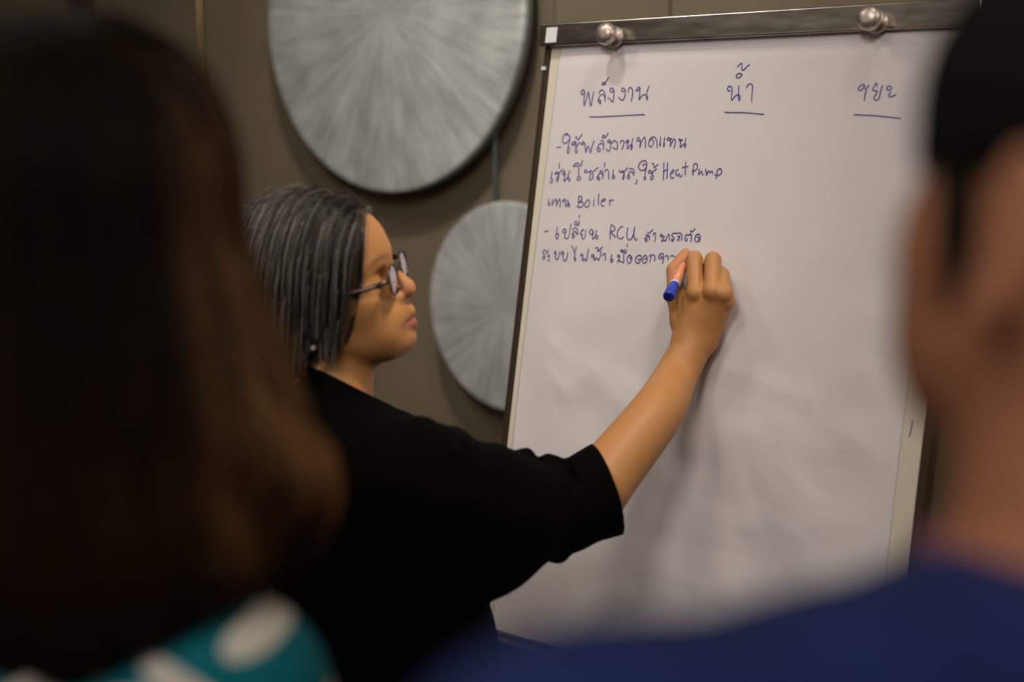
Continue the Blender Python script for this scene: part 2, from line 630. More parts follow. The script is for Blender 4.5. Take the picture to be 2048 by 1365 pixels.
def sd_ell(P, c, r, R):
    L = (P - c) @ R.T
    a = np.sqrt(((L / r) ** 2).sum(-1)); b = np.sqrt(((L / r ** 2) ** 2).sum(-1)) + 1e-9
    return a * (a - 1) / b


def sd_cap(P, p, q, r0, r1):
    d = q - p
    t = np.clip(((P - p) @ d) / (d @ d), 0, 1)
    return np.linalg.norm(P - p - t[..., None] * d, axis=-1) - (r0 + (r1 - r0) * t)


def smin(a, b, k):
    h = np.maximum(k - np.abs(a - b), 0) / k
    return np.minimum(a, b) - h * h * k * 0.25


def grow(roots, sdf, offset, length, step_n, down=np.array([0, 0, -1.0]), start_dir=None, start_w=0.0, fwd=None, drift=0.0):
    """march strands down over the surface sdf = offset"""
    N = len(roots)
    P = np.zeros((N, step_n, 3)); p = roots.copy()
    h = (length / (step_n - 1))[:, None]
    e = 1e-3
    for i in range(step_n):
        for _ in range(2):
            d = sdf(p)
            g = np.stack([sdf(p + np.eye(3)[k] * e) - d for k in range(3)], -1) / e
            g /= np.linalg.norm(g, axis=1, keepdims=True) + 1e-9
            ramp = min(1.0, 0.15 + i / 4.0)
            p = p + g * np.clip(offset * ramp - d, -0.004, 0.01)[:, None]
        P[:, i] = p
        dr = np.repeat(down[None], N, 0)
        if start_dir is not None:
            w = start_w * np.exp(-i / 3.0)
            dr = dr * (1 - w) + start_dir * w
        dr = dr - g * (dr * g).sum(1, keepdims=True)
        if fwd is not None:        # combed hair hangs; it does not slide forward over the face
            t = fwd[None] - g * (g @ fwd)[:, None]
            t /= np.linalg.norm(t, axis=1, keepdims=True) + 1e-9
            ex = np.maximum((dr * t).sum(1) - down @ fwd - drift, 0)
            dr = dr - t * ex[:, None]
        dr /= np.linalg.norm(dr, axis=1, keepdims=True) + 1e-9
        p = p + dr * h
    return P


# ------------------------------------------------------------------ the room
TH, LEAN = math.radians(40.0), math.radians(10.0)
BAR = np.array([math.cos(TH), -math.sin(TH), 0])
BACK = np.array([math.sin(TH), math.cos(TH), 0])
BUP = np.array([0, 0, 1]) * math.cos(LEAN) + BACK * math.sin(LEAN)
BN = np.cross(BAR, BUP)
ZUP = np.array([0, 0, 1.0])

THW = math.radians(40.0)
WR = np.array([math.cos(THW), -math.sin(THW), 0])
WB = np.array([math.sin(THW), math.cos(THW), 0])
WN = -WB
W0 = U(1015, 617, 2.92) + WB * 0.075      # a point on the wall behind the small disc
W0[2] = 0.0


def on_plane(px, py, o, n):
    d = U(px, py, 1.0) - CAM
    t = ((np.asarray(o) - CAM) @ n) / (d @ n)
    return CAM + d * t


def wall_panels():
    """taupe wall panels with recessed vertical joints between them"""
    seams = [((on_plane(p, 20, W0, WN) - W0) @ WR) for p in (1108, 1340)]
    s0 = seams[0]; pitch = seams[1] - seams[0]
    pitch = max(pitch, 0.2)
    edges = [s0 + k * 0.62 for k in range(-9, 0)] + [s0, seams[1]] + [seams[1] + 0.62 * k for k in range(1, 7)]
    parts = []
    for a, b in zip(edges[:-1], edges[1:]):
        parts.append(box(W0, WR, ZUP, WN, a + 0.002, b - 0.002, 0, 2.8, -0.03, 0.0, 0.0015))
    parts.append(box(W0, WR, ZUP, WN, edges[0], edges[-1], 0, 2.8, -0.06, -0.02))
    return merge(*parts)


v, f = wall_panels()
tag(mesh_obj('wall_back', v, f, M['wall'], smooth=False), kind='structure')
v, f = box((0, 0, 0), RIGHT, np.array([0, 1.0, 0]), ZUP, -5.5, 4.5, -2.5, 7.5, -0.05, 0.0)
tag(mesh_obj('floor', v, f, M['floor'], smooth=False), kind='structure')
a = (on_plane(172, 5, W0, WN) - W0) @ WR
v, f = box(W0, WR, ZUP, WN, a - 0.04, a + 0.04, 0, 2.8, 0.0, 0.03, 0.003)
tag(mesh_obj('trim_1', v, f, M['wood'], smooth=False), kind='structure')


def disc(center, R, thick, label):
    root = empty('wall_disc', center, label, 'wall art', 'round silvered wall discs')
    rot = np.stack([WR, np.cross(WN, WR), WN])
    prof_f = [(R - 0.012, 0.0), (R - 0.004, -0.001), (R, -0.006), (R - 0.001, -0.010)]
    # dished face: slightly proud towards the middle
    n = 128
    rings = [(R * t, 0.004 * (1 - t * t)) for t in np.linspace(0.02, 0.985, 30)] + [(R - 0.002, -0.001), (R, -0.005), (R, -0.012)]
    vs, fs = [], []
    for r, h in rings:
        for k in range(n):
            an = 2 * math.pi * k / n
            vs.append((r * math.cos(an), r * math.sin(an), h))
    for i in range(len(rings) - 1):
        for k in range(n):
            k2 = (k + 1) % n
            fs.append([i * n + k, (i + 1) * n + k, (i + 1) * n + k2, i * n + k2])
    fs.append(list(range(n)))
    fo = mesh_obj('face', np.array(vs), fs, M['disc'], origin=(0, 0, 0))
    fo.parent = root
    fo.rotation_euler = Matrix(rot.T.tolist()).to_euler()
    v, f = lathe(center, WN, [(R * 0.6, -thick - 0.002), (R - 0.004, -thick), (R - 0.001, -thick + 0.004), (R - 0.001, -0.0118), (R * 0.6, -0.0118)], n)
    mesh_obj('rim', v, f, M['discrim'], root)
    v, f = lathe(center, WN, [(0.05, -thick - 0.06), (0.05, -thick)], 24)
    mesh_obj('wall_bracket', v, f, M['tray'], root)
    return root


OFFS = 0.075      # face stands this far off the wall
DISC_O = W0 + WN * OFFS


def disc_from(px, py, R, label):
    c = on_plane(px, py, DISC_O, WN)
    return disc(c, R, 0.035, label), c


d1, c1 = disc_from(771, 25, 0.385, 'large round silvered wall disc hanging above the woman')
d2, c2 = disc_from(1013, 616, 0.218, 'small round silvered wall disc half hidden behind the flipchart')


def wire(px, py, z0, z1, mat, label):
    o = on_plane(px, py, W0 + WN * 0.02, WN)
    v, f = tube([(o[0], o[1], z0), (o[0], o[1], (z0 + z1) / 2), (o[0], o[1], z1)], 0.0045, 10)
    tag(mesh_obj('hanging_wire', v, f, mat, origin=(o[0], o[1], z0)), label, 'wire', 'wires hanging down the wall')


wire(400, 60, 1.05, 2.75, M['brass'], 'thin brass wire hanging down the wall left of the large disc')
wire(990, 330, c2[2] + 0.19, 2.75, M['steelwire'], 'thin pale wire running down the wall to the small disc')

# ------------------------------------------------------------------ flipchart easel
TL = U(1102.8, 94.3, 2.2)
BW, BH = 0.668, 0.911
foot = np.array([*(TL + BAR * BW / 2 - BUP * BH)[:2], 0.0])
easel = empty('flipchart_easel', foot, 'flipchart easel with a steel clamp bar across the top holding white paper', 'easel')
# board local frame: a along BAR, b along -BUP (down), n along BN; n=0 is the board's face
DN = -BUP


def bbox(name, mat, a0, a1, b0, b1, n0, n1, bev=0.001, parent=None, smooth=False):
    v, f = box(TL, BAR, BUP, BN, a0, a1, -b1, -b0, n0, n1, bev)
    return mesh_obj(name, v, f, mat, parent or easel, smooth=smooth)


def to_ab(px, py, n=0.0):
    p = on_plane(px, py, TL + BN * n, BN) - TL
    return p @ BAR, p @ DN


bbox('board', M['board'], 0, BW, -0.03, BH, -0.018, 0.0, 0.002)
bbox('side_rail', M['frame'], -0.010, -0.0005, -0.0, BH + 0.2, -0.022, 0.003, 0.001)
bbox('side_rail', M['frame'], BW + 0.0005, BW + 0.012, -0.0, BH + 0.2, -0.022, 0.003, 0.001)
clamp = bbox('clamp_bar', M['chrome'], -0.016, BW + 0.016, -0.034, 0.001, 0.0025, 0.014, 0.003)
bbox('sticker', M['sticker'], *sorted((to_ab(1092, 70, 0.0144)[0], to_ab(1113.5, 70, 0.0144)[0])), -0.027, -0.0035, 0.0141, 0.0146, 0.0, clamp)
tr = bbox('tray', M['tray'], -0.012, BW + 0.012, BH, BH + 0.016, -0.018, 0.035, 0.002)
for px, py in ((1208, 66), (1735, 34)):
    o = on_plane(px, py, TL + BN * 0.04, BN)
    base = o - BN * 0.0265
    prof = [(0.004, -0.004), (0.014, -0.004), (0.0155, -0.001), (0.0155, 0.002), (0.009, 0.004), (0.0075, 0.007), (0.009, 0.010), (0.0135, 0.0135), (0.0165, 0.018),
            (0.0168, 0.0225), (0.0152, 0.027), (0.0118, 0.0305), (0.007, 0.0325), (0.001, 0.033)]
    v, f = lathe(base, BN, prof, 32)
    mesh_obj('clamp_knob', v, f, M['knob'], easel)
# legs: two front posts below the board, one rear prop
for a in (0.012, BW - 0.062):
    t0 = TL + BAR * (a + 0.025) + DN * (BH + 0.018) - BN * 0.012
    k = t0[2] / math.cos(LEAN)
    v, f = box(t0, BAR, BUP, BN, -0.025, 0.025, -k - 0.004 + 0.012, 0.0, -0.006, 0.006, 0.001)
    lg = mesh_obj('leg', v, f, M['leg'], easel, smooth=False)
    ft = t0 + DN * k
    v, f = tube([(ft[0], ft[1], 0.0), (ft[0], ft[1], 0.012), (ft[0], ft[1], 0.03)], [0.024, 0.024, 0.02], 16)
    mesh_obj('rubber_foot', v, f, M['shoe'], lg)
t0 = TL + BAR * BW / 2 + DN * 0.12 - BN * 0.03
t1 = np.array([*(t0 + BACK * 0.20)[:2], 0.012])
v, f = tube([t0, (t0 + t1) / 2, t1], 0.012, 12)
mesh_obj('leg', v, f, M['leg'], easel)
a_, b_ = to_ab(1825, 845)
v, f = tube([TL + BAR * to_ab(x, y)[0] + DN * to_ab(x, y)[1] + BN * 0.0004 for x, y in ((1825, 842), (1823, 856), (1819, 874))], 0.0007, 6)
mesh_obj('ink_mark', v, f, M['ink'], easel)
v, f = box(TL + DN * 0.034 - BAR * 0.007, BAR, BUP, BN, -0.004, 0.004, -0.003, 0.003, 0.003, 0.006, 0.001)
mesh_obj('clip', v, f, M['sticker'], easel, smooth=False)

# ------------------------------------------------------------------ paper sheet with its folds, and the writing on it
rng = np.random.default_rng(7)
PA0, PA1 = 0.019, 0.0115
PAR = to_ab(1804, 870)[0]
CREASES = []


def crease(p, q, amp, width, reach):
    A, B = np.array(to_ab(*p)), np.array(to_ab(*q))
    CREASES.append((A, B, amp, width, reach))


crease((1062, 690), (1150, 800), 0.0024, 0.002, 0.045)
crease((1150, 800), (1240, 880), -0.0018, 0.002, 0.045)
crease((1445, 690), (1345, 960), 0.0034, 0.002, 0.06)
crease((1345, 960), (1270, 1200), 0.0034, 0.002, 0.055)
crease((1340, 965), (1480, 1010), -0.0018, 0.004, 0.06)
crease((1480, 860), (1465, 1200), 0.002, 0.003, 0.05)
crease((1660, 560), (1560, 800), -0.002, 0.003, 0.05)
crease((1560, 800), (1600, 1050), 0.002, 0.003, 0.06)
crease((1700, 870), (1790, 930), 0.0025, 0.002, 0.04)
crease((1640, 980), (1760, 990), -0.002, 0.002, 0.04)
crease((1050, 830), (1100, 980), -0.002, 0.005, 0.05)
crease((1060, 640), (1110, 690), 0.0015, 0.003, 0.03)
for _ in range(46):
    c = np.array([rng.uniform(0.05, 0.62), rng.uniform(0.22, 0.9)])
    an = rng.uniform(0, math.pi); L = rng.uniform(0.03, 0.12)
    dv = np.array([math.cos(an), math.sin(an)]) * L
    CREASES.append((c - dv, c + dv, rng.choice([-1, 1]) * rng.uniform(0.0004, 0.0013) * (0.5 + c[1]) * 1.2, 0.0018, rng.uniform(0.02, 0.05)))


def paper_h(a, b):
    a = np.asarray(a, float); b = np.asarray(b, float)
    h = 0.0015 + 0.0030 * np.sin(np.clip(b / BH, 0, 1) * 2.6) ** 2 + 0.0012 * np.sin(a * 9 + 1.2) * np.sin(b * 6 + 0.5)
    for A, B, amp, w, reach in CREASES:
        d = B - A; L = np.hypot(*d); d = d / L
        x, y = a - A[0], b - A[1]
        s = x * d[0] + y * d[1]; t = -x * d[1] + y * d[0]
        ends = np.exp(-(np.maximum(np.maximum(-s, s - L), 0) / (reach * 0.4)) ** 2)
        ridge = np.maximum(0, 1 - np.sqrt(t * t + w * w) / reach)
        h = h + amp * ridge * ends
    h = 0.0065 + 0.006 * np.tanh((h - 0.0065) / 0.006)
    h = h * np.clip(np.minimum(a - .012, PAR - a) / .06 + .12, .12, 1)
    return np.maximum(h, 0.0007) * np.clip(b / 0.03, 0, 1) + 0.0009


def paper_pt(a, b, lift=0.0):
    a = np.asarray(a, float); b = np.asarray(b, float)
    h = paper_h(a, b) + lift
    return TL + a[..., None] * BAR + b[..., None] * DN + h[..., None] * BN


NA, NB = 200, 270
bb = np.linspace(-0.006, BH - 0.004, NB)
left = PA0 + (PA1 - PA0) * np.clip(bb / 0.45, 0, 1)
aa = left[:, None] + (PAR - left)[:, None] * np.linspace(0, 1, NA)[None]
B2 = np.repeat(bb[:, None], NA, 1)
top = paper_pt(aa, B2)
back = top - BN * 0.0006
V = np.concatenate([top.reshape(-1, 3), back.reshape(-1, 3)])
ii = (np.arange(NB - 1)[:, None] * NA + np.arange(NA - 1)[None]).ravel()
Qf = np.stack([ii, ii + NA, ii + NA + 1, ii + 1], 1)
Qb = Qf[:, ::-1] + NA * NB
edge = []
ring = [i for i in range(NA)] + [r * NA + NA - 1 for r in range(1, NB)] + [(NB - 1) * NA + c for c in range(NA - 2, -1, -1)] + [r * NA for r in range(NB - 2, 0, -1)]
for i, j in zip(ring, ring[1:] + ring[:1]):
    edge.append([i, j, j + NA * NB, i + NA * NB])
sheet = mesh_obj('flipchart_paper', V, np.concatenate([Qf, Qb, np.array(edge)]), M['paper'], origin=TL)
tag(sheet, 'large creased white paper sheet with blue handwriting clamped on the easel', 'paper')

# strokes: (name, origin x, origin y, zoom, strokes)
WRITING = [
 ('heading_text', 1150, 120, 11.375, [
  [(190,800),(165,770),(170,720),(205,685),(235,710),(230,760),(195,800)],
  [(230,700),(240,800),(225,930),(232,1050),(270,930),(325,730),(350,900),(385,1060),(410,930),(450,710)],
  [(565,780),(580,730),(625,685),(670,710),(700,770),(712,850),(700,955)],
  [(705,870),(670,800),(630,785),(585,830),(555,900),(545,945),(560,915),(600,930),(605,970),(590,1005),(570,970),(550,930)],
  [(725,570),(705,525),(670,515),(640,540),(645,575),(680,565),(720,510),(790,385)],
  [(890,690),(865,645),(830,660),(820,710),(850,735),(890,720),(900,680)],
  [(885,655),(910,740),(900,850),(880,960),(830,910),(765,855)],
  [(1150,690),(1125,645),(1085,660),(1080,710),(1115,725),(1150,700)],
  [(1150,660),(1165,720),(1155,820),(1125,900),(1090,920),(1040,890),(1005,845)],
  [(1235,740),(1230,690),(1260,635),(1300,640),(1330,710),(1325,800),(1300,960)],
  [(1510,655),(1470,620),(1425,670),(1415,710),(1460,695),(1490,650),(1490,760),(1475,910),(1530,830),(1600,790),(1650,810),(1670,860),(1655,915),(1640,850),(1660,720),(1705,590)],
  [(345,1295),(480,1302),(750,1290),(1100,1270),(1400,1255),(1560,1248),(1605,1268)]]),
 ('heading_text', 1430, 110, 10.5, [
  [(475,265),(530,200),(575,180),(580,240),(575,310),(605,320),(670,260),(735,200)],
  [(570,410),(520,390),(470,420),(460,470),(500,485),(550,455),(580,400)],
  [(345,750),(290,755),(270,710),(300,665),(345,665),(370,720),(365,830),(355,930),(375,950),(420,880),(485,840),(530,860),(535,920),(518,965),(500,880),(505,780),(510,635)],
  [(665,700),(700,640),(745,605),(790,630),(800,690),(785,850),(780,1000)],
  [(215,1200),(290,1212),(450,1210),(650,1215),(850,1232),(1045,1252)]]),
 ('heading_text', 1690, 150, 13.65, [
  [(545,270),(480,270),(400,340),(385,410),(440,425),(510,370),(545,280),(550,340),(585,420),(560,560),(540,710)],
  [(585,420),(620,350),(680,270)],
  [(890,340),(885,250),(850,240),(800,340),(775,400),(800,435),(890,445),(860,540),(810,610),(825,680),(880,695),(945,640),(975,520),(1005,380),(1055,280)],
  [(1240,300),(1170,330),(1165,400),(1210,420),(1290,370),(1240,300)],
  [(1275,465),(1230,520),(1215,580),(1260,605),(1330,580),(1410,540)],
  [(255,1090),(500,1100),(830,1115),(1150,1150),(1545,1190)]]),
 ('note_line', 1100, 255, 13.653, [
  [(185,548),(325,535)],
  [(465,235),(495,190),(545,230),(565,300),(520,385),(430,440),(375,410),(360,330),(390,230),(450,175),(500,180),(560,250),(570,330),(545,440),(520,560)],
  [(520,560),(555,570),(560,630),(515,710),(500,650),(515,570)],
  [(740,400),(680,395),(625,450),(635,490),(690,470),(735,410),(735,500),(715,620),(730,690),(760,700),(770,620),(765,520),(800,460),(855,415)],
  [(715,300),(740,260),(770,300),(800,350),(850,270),(915,185)],
  [(970,440),(940,395),(900,430),(890,475),(930,480),(980,430),(995,540),(1010,690),(1040,580),(1080,520),(1110,600),(1140,700),(1170,570),(1205,440),(1240,365)],
  [(1410,390),(1440,365),(1485,390),(1500,470),(1470,630)],
  [(1490,500),(1455,450),(1400,450),(1345,510),(1320,590),(1330,650),(1380,665),(1400,610),(1360,570),(1320,590)],
  [(1530,240),(1480,225),(1455,265),(1490,295),(1550,260),(1625,150)],
  [(1670,370),(1640,345),(1605,375),(1615,415),(1660,410),(1680,365),(1690,450),(1670,590),(1620,660),(1550,590)],
  [(1715,450),(1745,390),(1800,365),(1850,410),(1870,490),(1850,605),(1720,540)],
  [(1946,445),(1951,395),(2006,360),(2051,410),(2031,500),(1986,620)],
  [(2181,370),(2126,360),(2101,410),(2141,410),(2176,375),(2146,460),(2136,590),(2201,510),(2256,470),(2271,530),(2241,620),(2251,480),(2291,295)],
  [(2471,330),(2436,275),(2401,320),(2401,375),(2451,370),(2486,340),(2486,450),(2476,565),(2511,430),(2601,270),(2631,400),(2626,570)],
  [(2721,400),(2771,330),(2821,340),(2851,420),(2811,510),(2761,535),(2721,480),(2726,390),(2781,290),(2851,260),(2911,310),(2946,430),(2936,575)],
  [(3041,260),(3026,430),(3016,520),(3041,440),(3011,500)],
  [(3151,280),(3131,430),(3126,540),(3146,440),(3121,500)],
  [(3351,295),(3301,340),(3261,350),(3216,335),(3256,280),(3301,320),(3306,420),(3301,525),(3341,420),(3411,315),(3446,400),(3401,580)],
  [(3651,335),(3581,370),(3541,355),(3551,315),(3591,340),(3581,430),(3576,545),(3631,490),(3691,445),(3731,470),(3691,560),(3701,450),(3736,290)]]),
 ('note_line', 1095, 315, 11.378, [
  [(120,320),(100,420),(75,540),(95,585),(130,540),(125,490),(95,480)],
  [(250,340),(200,345),(185,380),(230,370),(260,340),(265,420),(225,480),(225,535),(250,540),(270,470),(280,380),(330,310),(380,270)],
  [(290,130),(278,265)],
  [(415,310),(375,340),(375,390),(420,375),(410,310),(430,400),(405,480),(405,550),(460,490),(510,460),(540,510),(525,550),(495,470),(505,390),(540,300)],
  [(830,70),(805,140),(780,205),(740,150),(690,135),(640,170),(615,210),(680,200),(735,215),(738,330),(735,440)],
  [(735,440),(700,480),(705,520),(745,520),(780,490),(765,450),(735,440)],
  [(920,345),(870,340),(880,290),(915,300),(960,345),(1020,300),(1005,400),(980,480),(1000,515),(1045,490),(1065,410),(1055,350),(1120,280),(1185,235)],
  [(1210,340),(1250,300),(1285,340),(1290,420),(1275,495)],
  [(1285,420),(1250,360),(1205,380),(1165,440),(1150,475),(1200,460),(1215,500),(1190,520),(1160,475)],
  [(1327,120),(1322,240)],
  [(1330,345),(1345,290),(1390,285),(1415,340),(1415,510)],
  [(1520,280),(1510,390),(1500,470),(1530,480),(1550,430),(1520,410)],
  [(1655,280),(1660,330),(1720,340),(1745,310),(1690,320),(1740,330),(1750,400),(1725,470),(1740,505),(1765,440),(1760,340),(1800,290),(1845,230)],
  [(1875,270),(1930,255),(1985,290),(1990,350),(1970,430)],
  [(1980,380),(1940,330),(1890,340),(1850,410),(1835,455),(1865,490),(1890,450),(1870,410),(1835,440)]]),
 ('note_line', 1270, 315, 11.07, [
  [(45,490),(65,525),(50,570),(15,600)],
  [(185,195),(220,150),(265,165),(270,220),(220,280),(150,290),(100,230),(110,160),(170,90),(240,75),(280,120),(280,200),(255,290),(235,420)],
  [(235,420),(260,450),(235,500),(220,460),(235,420)],
  [(310,320),(350,288),(395,330),(400,400),(365,450),(370,490),(410,480),(425,430),(400,360),(330,345),(310,320)],
  [(400,350),(440,300),(505,255)],
  [(390,155),(425,135),(440,190),(440,235),(490,190),(540,150)],
  [(655,105),(655,300),(642,515)], [(738,110),(735,280),(725,480)], [(635,325),(690,290),(755,265)],
  [(805,370),(850,340),(885,290),(860,280),(810,350),(805,430),(840,465),(880,440)],
  [(985,270),(940,290),(920,370),(950,410),(985,360),(1000,410),(1030,435),(1060,380)],
  [(1142,90),(1130,230),(1125,410)], [(1050,240),(1110,215),(1195,205)],
  [(1310,170),(1305,290),(1295,410)], [(1300,180),(1345,140),(1395,170),(1390,240),(1340,295),(1270,305)],
  [(1435,250),(1430,320),(1425,380),(1470,330),(1490,300),(1500,360),(1530,400)],
  [(1575,260),(1590,330),(1600,400),(1620,330),(1650,300),(1665,345),(1700,310),(1730,320),(1725,370)],
  [(1835,290),(1825,380),(1805,485)], [(1840,290),(1885,250),(1930,290),(1910,370),(1850,400),(1775,385)]]),
 ('note_line', 1085, 380, 12.8, [
  [(178,230),(165,330),(160,390),(190,400),(200,340),(170,330)], [(275,230),(265,330),(258,395),(290,350)],
  [(290,320),(330,290),(350,240),(375,250),(385,330),(380,410),(410,330),(465,240),(485,320),(475,460)],
  [(600,280),(560,310),(550,290),(590,250),(640,270),(625,350),(630,440),(670,380),(715,350),(730,390),(710,435),(690,370),(685,250)],
  [(960,180),(955,300),(950,440)],
  [(945,200),(985,160),(1040,190),(1030,270),(965,325),(1040,310),(1080,360),(1050,430),(980,450),(905,425)],
  [(1200,260),(1140,310),(1115,390),(1150,445),(1210,420),(1240,330),(1215,260),(1190,265)],
  [(1350,245),(1340,340),(1335,430)], [(1350,193),(1352,203)],
  [(1480,100),(1460,250),(1455,405)],
  [(1525,300),(1590,290),(1635,250),(1610,230),(1550,270),(1520,350),(1540,405),(1610,410)],
  [(1740,245),(1745,330),(1742,425)], [(1745,310),(1780,265),(1850,265)]]),
 ('note_line', 1080, 425, 15.754, [
  [(145,612),(290,585)],
  [(585,465),(560,620),(540,760),(570,850),(620,790),(630,690),(590,670),(560,720)],
  [(870,580),(830,525),(775,570),(765,640),(820,640),(870,590),(850,700),(825,790),(860,825),(930,820),(970,720),(990,550),(1025,370)],
  [(1060,580),(1100,520),(1165,490),(1220,540),(1235,640),(1225,730)],
  [(1225,720),(1180,640),(1130,605),(1080,660),(1060,720),(1110,700),(1130,760),(1090,825),(1060,750)],
  [(1250,390),(1200,320),(1160,290),(1130,350),(1150,390),(1260,400),(1280,240)], [(1285,80),(1280,200)],
  [(1380,605),(1415,545),(1365,570),(1320,640),(1320,690),(1385,700),(1365,780),(1380,840),(1430,830),(1470,740),(1490,550)],
  [(1730,620),(1660,545),(1600,600),(1610,680),(1670,690),(1720,630),(1695,740),(1700,855),(1760,790),(1820,730),(1870,770),(1850,840),(1805,820),(1800,700),(1822,555)]]),
 ('note_line', 1205, 440, 9.752, [
  [(185,110),(180,250),(178,395)], [(180,115),(205,100),(260,150),(265,200),(195,235)], [(190,240),(240,300),(290,345)],
  [(425,135),(380,140),(325,220),(315,310),(360,370),(410,360),(435,325)],
  [(515,145),(500,280),(515,375),(560,390),(610,330),(650,145),(635,260),(645,360),(685,400),(690,355)],
  [(895,240),(925,265),(960,230),(1010,190)], [(860,310),(900,295),(935,330),(935,405)],
  [(935,330),(900,330),(855,355),(845,385),(885,375),(890,410),(865,425),(850,385)],
  [(1000,300),(1035,255),(1055,290),(1040,435)],
  [(1200,320),(1165,285),(1150,320),(1190,330),(1225,320),(1195,380),(1170,420),(1220,400),(1245,425)],
  [(1245,420),(1280,330),(1320,285),(1325,410)],
  [(1420,260),(1380,280),(1375,320),(1410,345),(1405,390),(1375,420),(1365,390),(1390,370)],
  [(1420,260),(1470,265),(1530,260),(1565,310),(1560,410)], [(1480,330),(1520,320),(1510,370),(1480,395),(1510,400)],
  [(1730,290),(1690,300),(1650,290),(1630,350),(1635,410),(1670,400),(1660,355)], [(1690,300),(1740,280),(1750,340),(1740,440)],
  [(1740,200),(1735,235),(1775,225),(1825,170)],
  [(1850,340),(1890,340),(1890,400),(1840,430),(1815,380),(1840,300),(1890,280),(1920,340),(1905,450)]]),
 ('note_line', 1080, 485, 13.653, [
  [(265,185),(220,295),(160,205),(110,230),(95,290),(140,330),(150,400),(140,455),(100,445),(95,390),(140,385)],
  [(260,340),(240,390),(270,405),(290,375),(260,345)], [(240,470),(250,510),(295,470)],
  [(430,300),(440,255),(475,270),(460,310),(420,300)], [(475,290),(460,420),(490,465),(540,450),(560,360),(575,260)],
  [(690,270),(640,260),(615,310),(640,335),(690,300),(690,270),(675,400),(690,490),(750,490),(785,400),(800,265)],
  [(905,90),(950,180),(975,280)], [(1040,120),(1000,270),(990,400),(975,450),(1000,505),(1020,460),(990,430)],
  [(1215,370),(1190,320),(1155,340),(1175,375),(1215,370),(1200,440),(1205,515),(1250,450),(1300,515),(1330,400),(1370,175)],
  [(1500,330),(1450,360),(1460,405),(1510,400),(1500,330),(1520,420),(1525,495),(1590,430),(1640,490),(1680,390),(1715,210)],
  [(1550,180),(1580,145),(1625,165),(1620,260),(1680,190),(1750,130)],
  [(1745,375),(1795,310),(1830,340),(1828,495)],
  [(2000,330),(1985,430),(1970,520),(1995,545),(2025,510),(2010,460),(1975,470)],
  [(2213,370),(2183,350),(2153,375),(2173,400),(2208,380),(2198,450),(2153,550),(2183,500),(2313,550),(2318,450),(2318,330)],
  [(2228,230),(2273,210),(2313,250),(2363,305),(2238,245)], [(2343,190),(2338,280)], [(2388,200),(2383,300)],
  [(2420,35),(2411,130)],
  [(2483,430),(2493,470),(2508,420),(2468,420)], [(2483,350),(2533,400),(2533,480),(2483,570),(2428,550),(2408,450),(2443,370),(2493,350)],
  [(2693,475),(2743,475),(2753,445)], [(2743,350),(2798,390),(2788,470),(2733,560),(2673,570),(2633,490),(2663,400),(2743,350)],
  [(2878,470),(2938,435)], [(2923,360),(2958,430),(2943,520),(2883,575),(2833,540),(2843,440),(2883,370),(2928,355)],
  [(3003,385),(3048,360),(3058,420),(3033,550)], [(3043,360),(3113,335),(3168,390),(3163,470),(3148,530)],
  [(3403,430),(3343,440),(3278,440),(3283,370),(3343,305),(3398,330),(3403,420),(3393,500),(3378,590)], [(3313,380),(3393,400)],
  [(3443,405),(3493,365),(3528,390),(3523,490)],
  [(3583,380),(3643,365),(3723,395)]]),
]


def ribbon(ab, width):
    ab = np.asarray(ab)
    T = np.gradient(ab, axis=0)
    T /= np.linalg.norm(T, axis=1)[:, None] + 1e-9
    Nn = np.stack([-T[:, 1], T[:, 0]], 1)
    m = len(ab)
    w = width * np.ones(m) * 0.5
    w[0] *= 0.7; w[-1] *= 0.6
    L_, R_ = ab + Nn * w[:, None], ab - Nn * w[:, None]
    P = []
    for lift in (0.00075, 0.00035):
        for q in (L_, R_):
            P.append(paper_pt(q[:, 0], q[:, 1], lift))
    v = np.concatenate(P)
    f = []
    for i in range(m - 1):
        a, b, c, d = i, m + i, 2 * m + i, 3 * m + i
        f += [[a, a + 1, b + 1, b], [c, d, d + 1, c + 1], [a, c, c + 1, a + 1], [b, b + 1, d + 1, d]]
    f += [[0, m, 3 * m, 2 * m], [m - 1, 3 * m - 1, 4 * m - 1, 2 * m - 1]]
    return v, f


for name, x0, y0, z, strokes in WRITING:
    parts = []
    for st in strokes:
        px = np.array(st, float) / z + np.array([x0, y0])
        px = catmull(px, 5)
        ab = np.array([to_ab(x, y, 0.002) for x, y in px])
        parts.append(ribbon(ab, 0.00150))
    v, f = merge(*parts)
    mesh_obj(name, v, f, M['ink'], sheet, smooth=False)

# ------------------------------------------------------------------ a head, in its own frame: x forward, y to its left, z up, origin between the ears
MAXSTEP = None


